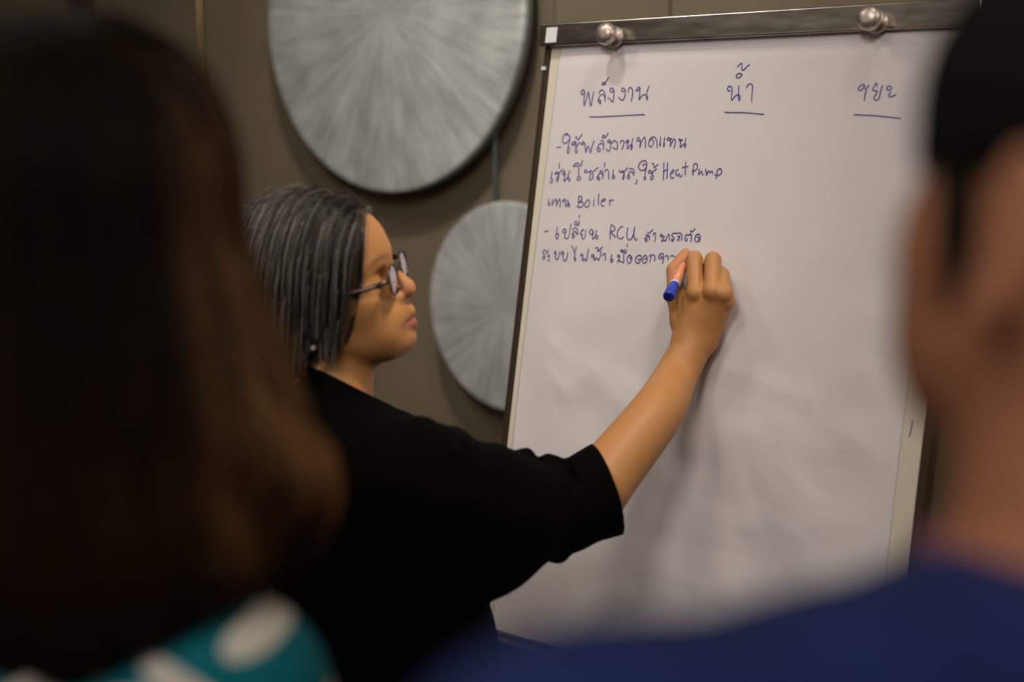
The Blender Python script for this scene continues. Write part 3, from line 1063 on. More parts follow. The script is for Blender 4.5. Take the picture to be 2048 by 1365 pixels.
def head_sdf(F, O, R, s=1.0, detail=True):
    """R rows: forward, left, up in world"""
    def w(p): return O + (np.asarray(p, float) * s) @ R
    def E(c, r, k=0.012, op='add', rot=None):
        F.ell(w(c), np.asarray(r) * s, R if rot is None else rot @ R, k, op)
    def C(p, q, r0, r1, k=0.01, op='add'):
        F.cap(w(p), w(q), r0 * s, r1 * s, k, op)
    E((-.006, 0, .043), (.090, .073, .080), 0.0)
    E((.036, 0, .054), (.0605, .063, .052), 0.03)
    E((.040, 0, -.018), (.050, .060, .066), 0.03)
    E((.040, 0, -.045), (.052, .052, .042), 0.02)
    for y in (-1, 1):
        C((.002, y * .053, -.028), (.070, y * .020, -.068), .018, .017, 0.02)
        E((.062, y * .038, -.008), (.024, .024, .026), 0.022)
        E((.066, y * .028, -.045), (.024, .022, .024), 0.02)
    E((.0825, 0, -.068), (.0185, .021, .0185), 0.016)
    E((.084, 0, -.034), (.019, .030, .020), 0.014)
    if detail:
        for y in (-1, 1):
            C((.0865, y * .006, .0410), (.066, y * .046, .039), .0095, .011, 0.014)
            E((.0925, y * .031, .0125), (.0125, .0185, .0125), 0.010, 'cut')
            E((.0725, y * .0325, .0120), (.0142, .0165, .0142), 0.006)          # closed-over lids and eyeball bulge
            E((.0868, y * .0325, .0085), (.006, .0125, .0013), 0.0015, 'cut')     # lid opening
        C((.086, 0, .027), (.1075, 0, -.004), .0078, .0088, 0.012)
        E((.1085, 0, -.0105), (.0092, .0100, .0092), 0.006)
        for y in (-1, 1):
            E((.0925, y * .0112, -.0160), (.0105, .0072, .0080), 0.006)
            E((.0985, y * .0058, -.0235), (.005, .0030, .0042), 0.002, 'cut')
        C((.1000, 0, -.0165), (.0985, 0, -.0215), .0045, .0045, 0.005)
        # lips
        for y in (-1, 1):
            C((.1018, 0, -.0385), (.0810, y * .0265, -.0465), .0064, .0030, 0.005)
            C((.0998, 0, -.0525), (.0810, y * .0255, -.0485), .0070, .0030, 0.005)
            C((.1070, 0, -.0455), (.0925, y * .0262, -.0472), .0015, .0012, 0.0015, 'cut')
            C((.100, y * .004, -.0225), (.104, y * .0045, -.034), .0022, .0022, 0.006)
    else:
        C((.086, 0, .027), (.1075, 0, -.006), .008, .010, 0.012)
        E((.097, 0, -.045), (.012, .024, .012), 0.012)
    # ears
    for y in (-1, 1):
        ro = np.stack([nrm([.8, y * -.55, .1]), nrm([.55 * y, .8, 0]) * 1.0, nrm([-.1, 0, 1])])
        E((-.006, y * .077, .002), (.017, .006, .031), 0.006, rot=np.eye(3))
        E((-.006, y * .0845, .006), (.009, .0035, .017), 0.004, 'cut')
        E((-.001, y * .077, -.027), (.008, .006, .009), 0.006)
    return w


def rot_head(fwd_yaw, pitch, roll):
    """rows forward, left, up. fwd_yaw: angle of forward in the xy plane; pitch up; roll: + tips the crown to its right"""
    c, s = math.cos, math.sin
    f = np.array([c(fwd_yaw), s(fwd_yaw), 0.0]); l = np.array([-s(fwd_yaw), c(fwd_yaw), 0.0]); u = ZUP
    f2 = f * c(pitch) + u * s(pitch); u2 = -f * s(pitch) + u * c(pitch)
    l3 = l * c(roll) + u2 * s(roll); u3 = u2 * c(roll) - l * s(roll)
    return np.stack([f2, l3, u3])


# ================================================================== the woman writing
HD = 1.75
HO = U(645, 600, HD)
HR = rot_head(math.radians(-9), math.radians(13), math.radians(11))
hx = lambda p: HO + np.asarray(p, float) @ HR


def Dp(px, py):   # distance of the sheet along the optical axis at a pixel
    return (on_plane(px, py, TL + BN * 0.004, BN) - CAM) @ FWD


HAND = Dp(1395, 560)
woman_foot = np.array([U(760, 1200, 1.75)[0], 0, 0]); woman_foot[1] = U(760, 1100, 1.75)[1]
woman_foot[2] = 0.0

xs = axis_steps((-0.45, -0.36, .008), (-0.36, -0.08, .0024), (-0.08, 0.20, .004), (0.20, 0.34, .0015), (0.34, 0.38, .006))
ys = axis_steps((1.36, 1.58, .008), (1.58, 1.79, .0028), (1.79, 1.81, .003), (1.81, 1.99, .0017), (1.99, 2.10, .008))
zs = axis_steps((0.03, 1.02, .014), (1.02, 1.28, .005), (1.28, 1.345, .0028), (1.345, 1.60, .0019), (1.60, 1.64, .006))
F = Field(xs, ys, zs)
head_sdf(F, HO, HR)
# neck and trunk
nb = U(655, 830, 1.755)
F.cap(hx((-.018, 0, -.035)), nb, .051, .052, 0.02)
F.cap(hx((.008, 0, -.062)), U(670, 815, 1.745), .041, .041, 0.02)
chest = U(760, 1010, 1.75); hip = U(740, 1560, 1.75)
RS, LS = U(812, 955, 1.60), U(725, 920, 1.90)
F.cap(RS, LS, .042, .042, 0.02)
F.cap(nb + ZUP * -.03, chest, .05, .085, 0.03)
F.ell(chest + ZUP * -.03, (.09, .14, .11), None, 0.04)
F.cap(chest, hip, .095, .105, 0.05)
# legs
for y in (-.085, .085):
    k = np.array([woman_foot[0] + .01, woman_foot[1] + y, 0.46]); an = np.array([woman_foot[0], woman_foot[1] + y * 1.1, 0.09])
    F.cap(np.array([hip[0], hip[1] + y, hip[2] - .02]), k, .080, .050, 0.03)
    F.cap(k, an, .050, .033, 0.02)
    F.cap(an - [0, 0, .02], an + np.array([.13, -.0, -.035]), .030, .022, 0.02)
# left arm hanging, hidden behind the trunk
le = LS + np.array([.02, .05, -.27]); lw = le + np.array([.10, -.02, -.2])
F.cap(LS, le, .044, .036, 0.02); F.cap(le, lw, .036, .024, 0.02); F.ell(lw + [.03, 0, -.06], (.022, .04, .055), None, 0.02)
# right arm reaching to the sheet
EL = U(1194, 980, 1.80)
WRI = U(1388, 683, HAND - .048)
F.cap(RS, U(1140, 990, 1.765), .034, .031, 0.015)
F.cap(U(1140, 990, 1.765), EL, .031, .038, 0.01)
for a_, b_ in ((U(646, 745, 1.709), U(690, 757, 1.697)), (U(690, 757, 1.697), U(737, 769, 1.716))):
    F.cap(a_, b_, .0016, .0016, .003, 'cut')
A_, B_, C_ = U(1219, 946, 1.815), U(1313, 826, 1.868), U(1350, 757, HAND - .064)
F.chain([EL, A_, B_, C_, WRI], [.0375, .0405, .0352, .0300, .0262], 0.012)
vdir = nrm(U(1400, 580, HAND - .06) - U(1400, 580, 0.5 * HAND))


def hp(px, py, dd):   # hand points: distance in front of the sheet, in metres
    return U(px, py, Dp(px, py) - dd)


HW = WRI
mcp = [hp(1393, 586, .066), hp(1425, 583, .066), hp(1447, 588, .058), hp(1453, 604, .046)]
pip = [hp(1389, 518, .048), hp(1426, 520, .046), hp(1443, 549, .036), hp(1449, 578, .026)]
dip = [hp(1384, 523, .026), hp(1419, 532, .025), hp(1435, 564, .018), hp(1441, 590, .014)]
tip = [hp(1378, 534, .013), hp(1407, 545, .012), hp(1426, 570, .010), hp(1434, 598, .009)]
# metacarpals fan out from the wrist into one broad back of the hand
for i in range(4):
    st = HW + (mcp[i] - HW) * 0.10 + RIGHT * (-.010 + .007 * i)
    F.cap(st, mcp[i] + FWD * .006, .0190, .0125 if i < 3 else .0105, 0.010)
F.cap(HW, hp(1408, 628, .040), .0245, .024, 0.012, flat=(vdir, .8))
for i_, r_ in enumerate((.0128, .0128, .0118, .0105)):
    F.sph(mcp[i_] - FWD * .0015, r_, 0.004)
F.cap(hp(1374, 640, .044), hp(1378, 600, .046), .021, .016, 0.012)
rad = [(.0122, .0112, .0098, .0082), (.0122, .0112, .0098, .0085), (.0112, .0100, .0090, .0080), (.0098, .0088, .0078, .0070)]
for i in range(4):
    r = rad[i]
    F.cap(mcp[i], pip[i], r[0], r[1], 0.0035)
    F.cap(pip[i], dip[i], r[1], r[2], 0.002)
    F.cap(dip[i], tip[i], r[2], r[3], 0.002)
# thumb: leaves the side of the palm near its base and presses the pen from the left
tc, tm, ti, tt = hp(1368, 640, .046), hp(1352, 592, .050), hp(1349, 541, .040), hp(1371, 507, .020)
F.cap(tc, tm, .0185, .0135, 0.010)
F.cap(tm, ti, .0130, .0112, 0.006)
F.cap(ti, tt, .0110, .0080, 0.003)
V, Q = F.mesh(1)
# skin, lip and brow colouring that belongs to the skin itself
L = (V - HO) @ HR.T
skin = np.array([0.48, 0.225, 0.080])
Ccol = np.repeat(skin[None], len(V), 0)


def blend(mask, c):
    global Ccol
    Ccol = Ccol * (1 - mask[:, None]) + np.asarray(c)[None] * mask[:, None]


lx, ly, lz = L.T
headm = (lx > .03) & (np.abs(L) < .16).all(1)
lipm = np.exp(-((lz + .0490 + .6 * ly ** 2) / (.0074 - 5.0 * ly ** 2).clip(.002)) ** 4 - (ly / .0265) ** 8) * (lx > .078)
blend(np.clip(lipm * headm * .9, 0, 1), (0.36, 0.115, 0.085))
brow = np.exp(-((lz - (.0420 - 9.0 * (np.abs(ly) - .027) ** 2)) / .0036) ** 2 - ((np.abs(ly) - .030) / .0185) ** 4) * (lx > .055)
blend(np.clip(brow * headm * .62, 0, 1), (0.10, 0.055, 0.035))
noser = np.exp(-((lx - .112) / .016) ** 2 - ((lz + .010) / .014) ** 2 - (ly / .02) ** 2) * headm
blend(np.clip(noser * .55, 0, 1), (0.50, 0.20, 0.12))
for c_, r_ in [(p, .012) for p in (tt, ti)]:
    blend(np.exp(-((V - c_) ** 2).sum(1) / (2 * .016 ** 2)) * .55, (0.55, 0.20, 0.11))
woman = mesh_obj('person', V, Q, M['skin'], origin=woman_foot, colors=Ccol)
tag(woman, 'person with grey-streaked bob in a black shirt writing on the flipchart', 'person')

for y in (-1, 1):
    ec = hx((.0725, y * .0325, .0105))
    v, f = lathe(ec, HR[0], [(.0135 * math.sin(t), -.0135 * math.cos(t)) for t in np.linspace(.05, 3.1, 20)], 24)
    e = mesh_obj('eye', v, f, M['eye'], woman)
    fw = nrm(HR[0] * 1.0 - HR[2] * .12)
    v, f = lathe(ec, fw, [(.0001, .0139), (.0030, .0137), (.0058, .0126), (.0058, .0110)][::-1], 20)
    mesh_obj('iris', v, f, M['iris'], e)
# earring on the near ear
v, f = lathe(hx((-.002, -.083, -.034)), ZUP, [(.0042 * math.sin(t), -.0042 * math.cos(t)) for t in np.linspace(.05, 3.1, 12)], 16)
mesh_obj('earring', v, f, M['pearl'], woman)

# shirt -------------------------------------------------------------------------------------
xs = axis_steps((-0.46, -.10, .0046), (-.10, 0.20, .0026)); ys = axis_steps((1.33, 1.66, .0055), (1.66, 1.90, .0034), (1.90, 2.05, .007)); zs = axis_steps((0.60, 0.98, .012), (0.98, 1.18, .0046), (1.18, 1.44, .0028), (1.44, 1.50, .004))
F = Field(xs, ys, zs)
SR, SL = U(810, 962, 1.60), U(720, 900, 1.90)
F.cap(SR, SL, .062, .058, 0.0)
F.cap(U(664, 765, 1.752), U(652, 835, 1.757), .0555, .060, 0.02)
F.cap(U(690, 880, 1.74), U(720, 930, 1.74), .05, .07, 0.05)
F.ell(U(742, 1070, 1.74), (.11, .17, .13), None, 0.05)
F.cap(U(755, 1090, 1.73), U(778, 1330, 1.74), .115, .120, 0.06)
F.cap(U(755, 1090, 1.83), U(760, 1330, 1.84), .11, .115, 0.06)
F.cap(U(778, 1330, 1.74), U(770, 1720, 1.75), .120, .130, 0.06)
F.cap(U(770, 1330, 1.82), U(765, 1720, 1.82), .12, .13, 0.06)
# the loose sleeve
s1, s2, s3 = U(850, 985, 1.61), U(985, 1028, 1.675), U(1118, 1020, 1.745)
CC = U(1214, 977, 1.80)
F.cap(SR, s1, .066, .073, 0.03)
F.cap(s1, s2, .073, .0775, 0.02)
F.cap(s2, s3, .0775, .0555, 0.015)
F.cap(U(900, 1060, 1.66), U(965, 1110, 1.68), .07, .05, 0.04)
CAX = nrm(U(1222 + 185, 974 - 69, 1.815) - CC)
F.cap(s3 + CAX * .012, CC + CAX * .03, .052, .0640, 0.012)
# folds bunched on top of the sleeve and across it
for p, q, r in (((1053, 913), (1026, 985), .0105), ((1095, 921), (1072, 1000), .0085), ((1112, 923), (1104, 990), .0050), ((905, 885), (960, 950), .016), ((842, 858), (905, 910), .012),
                ((1114, 1106), (1050, 1090), .010), ((990, 908), (975, 985), .010)):
    d0 = 1.60 + (p[0] - 820) / 400 * .195
    F.cap(U(*p, d0 + .03), U(p[0], p[1] + 4, d0 - .01), r, r, 0.012)
    F.cap(U(p[0], p[1] + 4, d0 - .01), U(*q, d0 - .052), r, r * .7, 0.010)
for p, q in (((1078, 912), (1050, 960)), ((1124, 922), (1156, 985))):
    d0 = 1.60 + (p[0] - 820) / 400 * .195
    F.cap(U(*p, d0), U(*q, d0 - .06), .006, .005, 0.010, 'cut')
# trim the cuff square across the arm, hollow its mouth and the neck opening
s_, g_ = F.sub(CC - .11, CC + .2, 0.0)
D = (g_[0] - CC[0]) * CAX[0] + (g_[1] - CC[1]) * CAX[1] + (g_[2] - CC[2]) * CAX[2]
near = (g_[0] > CC[0] - .06)
F.F[s_] = np.where(near, np.maximum(F.F[s_], D.astype(np.float32)), F.F[s_])
F.cap(CC - CAX * .07, CC + CAX * .05, .050, .0590, 0.002, 'cut')
NKN = nrm(.41 * RIGHT + .91 * UP + .12 * FWD)
NKO = U(690, 767, 1.75)
s_, g_ = F.sub(NKO - .10, NKO + .10, 0.0)
D = (g_[0] - NKO[0]) * NKN[0] + (g_[1] - NKO[1]) * NKN[1] + (g_[2] - NKO[2]) * NKN[2]
F.F[s_] = np.where(g_[0] < U(778, 800, 1.75)[0], np.maximum(F.F[s_], D.astype(np.float32)), F.F[s_])
F.cap(hx((-.016, 0, -.04)), nb, .0525, .0540, 0.002, 'cut')
F.cap(hx((.008, 0, -.062)), U(671, 830, 1.745), .0425, .0430, 0.002, 'cut')
V, Q = F.mesh(2)
# cloth ripples
nz = (np.sin(V[:, 0] * 31 + V[:, 2] * 23 + 1.3 * np.sin(V[:, 1] * 17)) * np.sin(V[:, 2] * 37 - V[:, 0] * 19) * .0022)
ctr = np.array([U(760, 1100, 1.75)[0], 1.75, 0])
dirv = V - ctr; dirv[:, 2] *= .2
dirv /= np.linalg.norm(dirv, axis=1)[:, None]
V = V + dirv * nz[:, None]
shirt = mesh_obj('shirt', V, Q, M['blackcloth'], woman)
# small press stud on the cuff
bt = U(1218, 1066, 1.755)
v, f = lathe(bt, nrm(CAM - bt), [(.0001, -.012), (.003, -.004), (.003, .0005), (.002, .0012), (.0001, .0013)], 14)
mesh_obj('cuff_stud', v, f, M['grey'], shirt)
# trousers and shoes (below the frame)
xs = axis_steps((-0.5, 0.25, .011)); ys = axis_steps((1.40, 2.0, .011)); zs = axis_steps((0.06, 1.0, .012))
F = Field(xs, ys, zs)
F.ell(np.array([hip[0], hip[1], hip[2] - .01]), (.125, .16, .12), None, 0.0)
for y in (-.085, .085):
    k = np.array([woman_foot[0] + .01, woman_foot[1] + y, 0.46])
    F.cap(np.array([hip[0], hip[1] + y, hip[2] - .03]), k, .095, .072, 0.03)
    F.cap(k, np.array([woman_foot[0], woman_foot[1] + y * 1.1, 0.11]), .072, .060, 0.02)
V, Q = F.mesh(1)
mesh_obj('trousers', V, Q, M['trousers'], woman)


def shoes(parent, c, fwd, gap):
    fwd = nrm(fwd); lat = np.cross(ZUP, fwd)
    for s in (-1, 1):
        b = np.asarray(c) + lat * gap * s
        R3 = np.stack([fwd, lat, ZUP])
        xs_, ys_ = axis_steps((b[0] - .22, b[0] + .22, .007)), axis_steps((b[1] - .22, b[1] + .22, .007))
        G = Field(xs_, ys_, axis_steps((-.02, .16, .006)))
        G.cap(b + fwd * -.03 + ZUP * .045, b + fwd * .14 + ZUP * .030, .046, .038, 0.0)
        G.cap(b + fwd * -.035 + ZUP * .05, b + fwd * -.035 + ZUP * .10, .044, .046, 0.02)
        s_, g_ = G.sub(np.array([b[0] - .22, b[1] - .22, -.02]), np.array([b[0] + .22, b[1] + .22, .16]), 0)
        G.F[s_] = np.maximum(G.F[s_], (0.001 - g_[2]).astype(np.float32))
        v_, q_ = G.mesh(1)
        mesh_obj('shoe', v_, q_, M['shoe'], parent)


shoes(woman, woman_foot, (1, 0, 0), .09)

# hair --------------------------------------------------------------------------------------
rng = np.random.default_rng(3)
CR_C, CR_R = np.array([-.006, 0, .043]), np.array([.092, .075, .082])
neckc0, neckc1 = hx((-.022, 0, .02)), U(628, 800, 1.755)


def hair_guide(P):
    a = sd_ell(P, hx(CR_C + [0, 0, .004]), CR_R + [.002, .002, .004], HR)
    b = sd_ell(P, hx((.033, 0, .050)), np.array([.060, .064, .053]), HR)
    c = sd_cap(P, neckc0, neckc1, .080, .058)
    return smin(smin(a, b, .03), c, .03)


def scalp_roots(n, ok):
    out = []
    while len(out) < n:
        u = rng.normal(size=(4 * n, 3)); u /= np.linalg.norm(u, axis=1)[:, None]
        p = CR_C + u * CR_R * 1.0
        out = np.concatenate([out, p[ok(p)]]) if len(out) else p[ok(p)]
    return out[:n]


def hairline(p):
    x, y, z = p.T
    ay = np.abs(y)
    front = np.minimum(.082, .0059 + (z + .043) * .557)
    return (x < front) & (z > -.02 - .3 * np.minimum(0, x)) | ((x < -.03) & (z > -.03))


Nst = 9500
r0 = scalp_roots(Nst, hairline)
roots = r0 @ HR + HO
# the parting runs front to back on the far side of the crown; hair leaves it sideways
side = np.where(r0[:, 1] > .018, 1.0, -1.0)
sd = HR[1][None] * side[:, None] * 1.0 + HR[0][None] * rng.normal(-.02, .13, Nst)[:, None] - HR[0][None] * np.clip(-r0[:, 0:1] * 8, 0, 1) * .8
off = rng.uniform(.004, .016, Nst) * (1 + .2 * rng.normal(size=Nst))
off = np.clip(off, .002, .022)
# the ends: shorter at the cheek, longer at the nape
zr = roots[:, 2]
back_t = np.clip((.005 - r0[:, 0]) / .085, 0, 1)
endz = np.where(rng.random(Nst) < .8, U(650, 700, HD)[2] - back_t * .098, U(650, 690, HD)[2]) + rng.normal(0, .008, Nst)
layer = rng.random(Nst) < .22
endz = np.where(layer, endz + rng.uniform(.02, .10, Nst), endz)
length = np.clip(zr - endz, .02, .5) + np.clip(r0[:, 2] - .07, 0, 1) * .6
P = grow(roots, hair_guide, off, length, 26, start_dir=sd, start_w=.9, fwd=HR[0], drift=-.10)
EARP = hx((-.001, -.079, -.033))
tolp = P - CAM
tE = nrm(EARP - CAM)
off_ax = tolp - (tolp @ tE)[..., None] * tE
hit = (np.linalg.norm(off_ax, axis=2) < .0065) & ((tolp @ tE) < np.linalg.norm(EARP - CAM) + .03)
first = np.where(hit.any(1), hit.argmax(1), 26)
stop = np.minimum(np.arange(26)[None], np.maximum(first - 1, 0)[:, None])
P = np.take_along_axis(P, np.repeat(stop[:, :, None], 3, 2), axis=1) + np.arange(26)[None, :, None] * 1e-6
jit = rng.normal(0, .0011, (Nst, 1, 3)) + np.cumsum(rng.normal(0, .00016, P.shape), axis=1)
P = P + jit * np.linspace(0, 1, 26)[None, :, None]
# a crown tuft flicking out backwards, and loose flyaways
nt = 260
rt = scalp_roots(nt, lambda p: (p[:, 2] > .085) & (p[:, 0] < .0) & (p[:, 0] > -.075) & (p[:, 1] < .03))
tr0 = rt @ HR + HO
tt_ = np.linspace(0, 1, 26)[None, :, None]
Lf = rng.uniform(.04, .085, nt)[:, None, None]
PT = tr0[:, None] + (HR[2] * .30 - HR[0] * .85 - HR[1] * .25 + rng.normal(0, .16, (nt, 1, 3))) * Lf * tt_ + HR[2] * .012 * np.sin(tt_ * 2.2) - ZUP * (tt_ ** 2) * Lf * .75
nf = 110
rf = scalp_roots(nf, lambda p: (p[:, 2] > .06) & (p[:, 0] < .035) & hairline(p))
fr0 = rf @ HR + HO
Lf = rng.uniform(.02, .05, nf)[:, None, None]
nf_ = nrm(HR[2])
PF = fr0[:, None] + (nf_ * .75 + rng.normal(0, .55, (nf, 1, 3))) * Lf * tt_ + rng.normal(0, .35, (nf, 1, 3)) * Lf * tt_ ** 2 - ZUP * Lf * .3 * tt_ ** 2
# a few face-framing locks in front of the temple
nk = 60
lockpx = catmull(np.array([(721, 428), (721, 460), (720, 520), (716, 580), (705, 640), (690, 688)], float), 6)
lockpx = np.stack([np.interp(np.linspace(0, 1, 26), np.linspace(0, 1, len(lockpx)), lockpx[:, k]) for k in range(2)], 1)
ld = np.array([nrm(U(x, y, 1.0) - CAM) for x, y in lockpx]); lt = np.full(26, 1.5)
for _ in range(60):
    lt = lt + np.clip(hair_guide(CAM + ld * lt[:, None]) - .0095, -.01, .05) * .8
lt = np.interp(np.arange(26), [0, 8, 17, 25], [lt[0], lt[8], lt[17], lt[25]])
lockp = CAM + ld * lt[:, None]
PK = lockp[None] + rng.normal(0, .0016, (nk, 1, 3)) * np.linspace(2.2, .5, 26)[None, :, None] + np.cumsum(rng.normal(0, .00015, (nk, 26, 3)), axis=1)
PA = np.concatenate([P, PT, PF, PK])
rk = np.repeat(np.array([[.055, -.05, .09]]), nk, 0)
# the near front locks fall in front of the ear down to the jaw
tp = np.linspace(0, 1, 26)
rad = np.full(len(PA), .00030); rad[len(P) + nt:len(P) + nt + nf] = .00018; rad[len(P) + nt + nf:] = .00026; rad[len(P):len(P) + nt] = .0003
rad = rad[:, None] * np.clip(1.25 - tp ** 3, .25, 1)[None]
V, Q = strands_mesh(PA, rad)
grey = rng.random(len(PA))
rootx = np.concatenate([r0, rt, rf, rk])[:, 0]
pg = np.clip(.62 - rootx * 6.0, .12, .80)
clump = .5 + .5 * np.sin(rootx * 240 + np.concatenate([r0, rt, rf, rk])[:, 1] * 130)
g = (grey < pg * (.25 + .75 * clump)).astype(float)
colr = np.where(g[:, None] > 0, np.array([.24, .22, .19])[None] * (.5 + .9 * rng.random(len(PA)))[:, None], np.array([.020, .0165, .0140])[None] * (.7 + .8 * rng.random(len(PA)))[:, None])
hair = mesh_obj('hair', V, Q, M['hair'], woman, colors=np.repeat(colr, 26 * 3, 0))
# solid underlayer so no scalp shows through
xs = axis_steps((HO[0] - .16, HO[0] + .12, .004)); ys = axis_steps((HO[1] - .13, HO[1] + .13, .004)); zs = axis_steps((HO[2] - .17, HO[2] + .16, .004))
G = np.stack(np.meshgrid(xs, ys, zs, indexing='ij'), -1)
gd = hair_guide(G.reshape(-1, 3)).reshape(G.shape[:3])
Lg = (G - HO) @ HR.T
zcut = U(640, 750, HD)[2]
front = np.minimum(.076, .000 + (Lg[..., 2] + .043) * .557)
side_cut = np.maximum(Lg[..., 0] - front, (zcut + .032 + Lg[..., 0] * .45) - G[..., 2])
earcut = .011 - np.sqrt(((G - EARP) ** 2).sum(-1))
d = np.maximum(np.maximum(np.maximum(gd - .004, -(gd + .010)), side_cut), earcut)
Fc = Field(xs, ys, zs); Fc.F = d.astype(np.float32)
V, Q = Fc.mesh(2)
mesh_obj('hair_underlayer', V, Q, M['haircap'], hair)

# spectacles --------------------------------------------------------------------------------
gl_o = hx((.100, 0, .010))
glasses = empty('eyeglasses', gl_o, 'tortoiseshell eyeglasses worn by the person writing', 'glasses')
GT = -0.10      # lenses tip forward at the top


def lens_curve(y, n=40, k=1.0):
    pts = []
    for t in np.linspace(0, 2 * math.pi, n, endpoint=False):
        cy_, cz_ = .0205 * k * math.cos(t), .0185 * k * math.sin(t)
        sq = 1.0 - .05 * math.cos(4 * t)
        yy, zz = y * .0325 + cy_ * sq, .0140 + cz_ * sq
        xx = .1030 - abs(yy) * abs(yy) * .5 + GT * (.004 - zz) * .6
        pts.append(hx((xx, yy, zz)))
    return np.array(pts)


for y in (-1, 1):
    c = lens_curve(y)
    v, f = tube(np.concatenate([c, c[:2]]), .0012, 8, caps=False)
    mesh_obj('rim', v, f, M['glassmetal'], glasses)
    inner = lens_curve(y, 40, .97)
    cen = inner.mean(0) + HR[0] * .0012
    rings = [cen + (inner - cen) * t + HR[0] * .0018 * (1 - t * t) for t in (.02, .35, .7, 1.0)]
    bk = [r - HR[0] * .0012 for r in rings]
    allr = rings + bk[::-1]
    vs = np.concatenate(allr); fs = []
    for i in range(len(allr) - 1):
        for k in range(40):
            k2 = (k + 1) % 40
            fs.append([i * 40 + k, i * 40 + k2, (i + 1) * 40 + k2, (i + 1) * 40 + k])
    mesh_obj('lens', vs, fs, M['lens'], glasses)
    hinge = np.array([.0895, y * .0590, .010]); 
    path = [hx((.1010, y * .0545, .0185)), hx((.0980, y * .0600, .0185)), hx((.088, y * .0655, .0180)), hx((.05, y * .0725, .0175)), hx((.02, y * .0770, .019)), hx((-.004, y * .0800, .022)), hx((-.022, y * .0790, .008))]
    path = catmull(path, 5)
    v, f = tube(path, np.linspace(.0034, .0027, len(path)), 10)
    mesh_obj('temple', v, f, M['glassframe'], glasses)
    v, f = tube([hx((.0955, y * .0105, .006)), hx((.098, y * .0115, .004)), hx((.1005, y * .0125, .010))], .0016, 8)
    mesh_obj('nose_pad', v, f, M['pearl'], glasses)
v, f = tube(catmull([hx((.1030, -.0100, .018)), hx((.1060, 0, .0205)), hx((.1030, .0100, .018))], 6), .0016, 8)
mesh_obj('bridge', v, f, M['glassmetal'], glasses)

# the marker --------------------------------------------------------------------------------
ptip = paper_pt(*[np.array(x) for x in to_ab(1379, 512, .003)], .0005)
pend = U(1337, 594, Dp(1337, 594) - .118)
pax = nrm(pend - ptip)
PL = np.linalg.norm(pend - ptip)
pen = empty('marker_pen', ptip, 'blue-capped marker pen gripped in the writing hand', 'pen')
v, f = lathe(ptip, pax, [(.0012, 0), (.0022, .004), (.0026, .010)], 16); mesh_obj('nib', v, f, M['nib'], pen)
v, f = lathe(ptip, pax, [(.0030, .009), (.0055, .020), (.0062, .030), (.0066, .034), (.0066, PL - .036)], 32); mesh_obj('barrel', v, f, M['barrel'], pen)
v, f = lathe(ptip, pax, [(.0068, PL - .0365), (.0074, PL - .036), (.0074, PL - .0345), (.0068, PL - .034)], 32); mesh_obj('collar', v, f, M['sticker'], pen)
v, f = lathe(ptip, pax, [(.0070, PL - .034), (.0074, PL - .032), (.0080, PL - .002), (.0074, PL)], 32)
side_v = nrm(RIGHT - pax * (RIGHT @ pax))
up_v = np.cross(pax, side_v)
vv, ff = box(ptip, side_v, up_v, pax, .0060, .0088, -.0022, .0022, PL - .062, PL - .030, .0006)
mesh_obj('clip', vv, ff, M['grey'], pen)
capo = mesh_obj('cap', v, f, M['cap'], pen)
v, f = lathe(ptip, pax, [(.0068, PL - .001), (.0068, PL + .0004), (.0060, PL + .0008)], 32); mesh_obj('cap_end', v, f, M['capend'], capo)

# ================================================================== the seated-height listener on the left, seen from behind
LD = 0.86
LO = U(165, 470, LD)
LR = rot_head(math.radians(72), 0.0, 0.0)
lf = np.array([LO[0], LO[1], 0.0])
lx_ = lambda p: LO + np.asarray(p, float) @ LR
F = Field(axis_steps((LO[0] - .32, LO[0] + .32, .006)), axis_steps((LO[1] - .32, LO[1] + .32, .006)), axis_steps((0.0, 1.30, .012), (1.30, 1.80, .005)))
head_sdf(F, LO, LR, 1.0, detail=False)
lsh = U(425, 1415, LD); base = np.array([LO[0], LO[1], lsh[2]])
LAT = LR[1]
F.cap(lx_((-.015, 0, -.04)), base + ZUP * .06, .052, .055, 0.02)
rs = lsh; ls = base + (base - lsh) * np.array([1.2, 1.2, 0]) + ZUP * 0
F.cap(rs, ls, .045, .045, .04)
F.cap(base - ZUP * .06, base - ZUP * .45, .075, .085, .04)
for s in (-1, 1):
    hp_ = base + LAT * s * .085 - ZUP * .50
    kn = np.array([*hp_[:2], .47]); an = np.array([*hp_[:2], .07])
    F.cap(hp_, kn, .075, .05, .03); F.cap(kn, an, .05, .035, .02); F.cap(an, an + LR[0] * .12 - ZUP * .03, .03, .022, .02)
for sh in (rs, ls):
    el = sh - ZUP * .27 + nrm(sh - base) * .02; wr = el - ZUP * .22 + LR[0] * .08
    F.cap(sh, el, .042, .034, .02); F.cap(el, wr, .034, .024, .02); F.ell(wr - ZUP * .06, (.028, .028, .06), None, .02)
V, Q = F.mesh(1)
pl = mesh_obj('person', V, Q, M['skin'], origin=lf, colors=np.repeat(np.array([[.42, .22, .12]]), len(V), 0))
tag(pl, 'person with long brown hair and a turquoise patterned top, seen from behind', 'person')
F = Field(axis_steps((LO[0] - .34, LO[0] + .34, .007)), axis_steps((LO[1] - .34, LO[1] + .34, .007)), axis_steps((0.70, 1.60, .007)))
F.cap(rs, ls, .066, .066, 0)
F.cap(base + ZUP * .03, base - ZUP * .1, .06, .085, .04)
F.cap(base - ZUP * .12, base - ZUP * .5, .105, .13, .05)
for sh in (rs, ls):
    F.cap(sh * .5 + base * .5 - ZUP * .08, sh * .4 + base * .6 - ZUP * .45, .085, .11, .05)
for sh in (rs, ls):
    F.cap(sh, sh - ZUP * .26 + nrm(sh - base) * .025, .066, .060, .03)
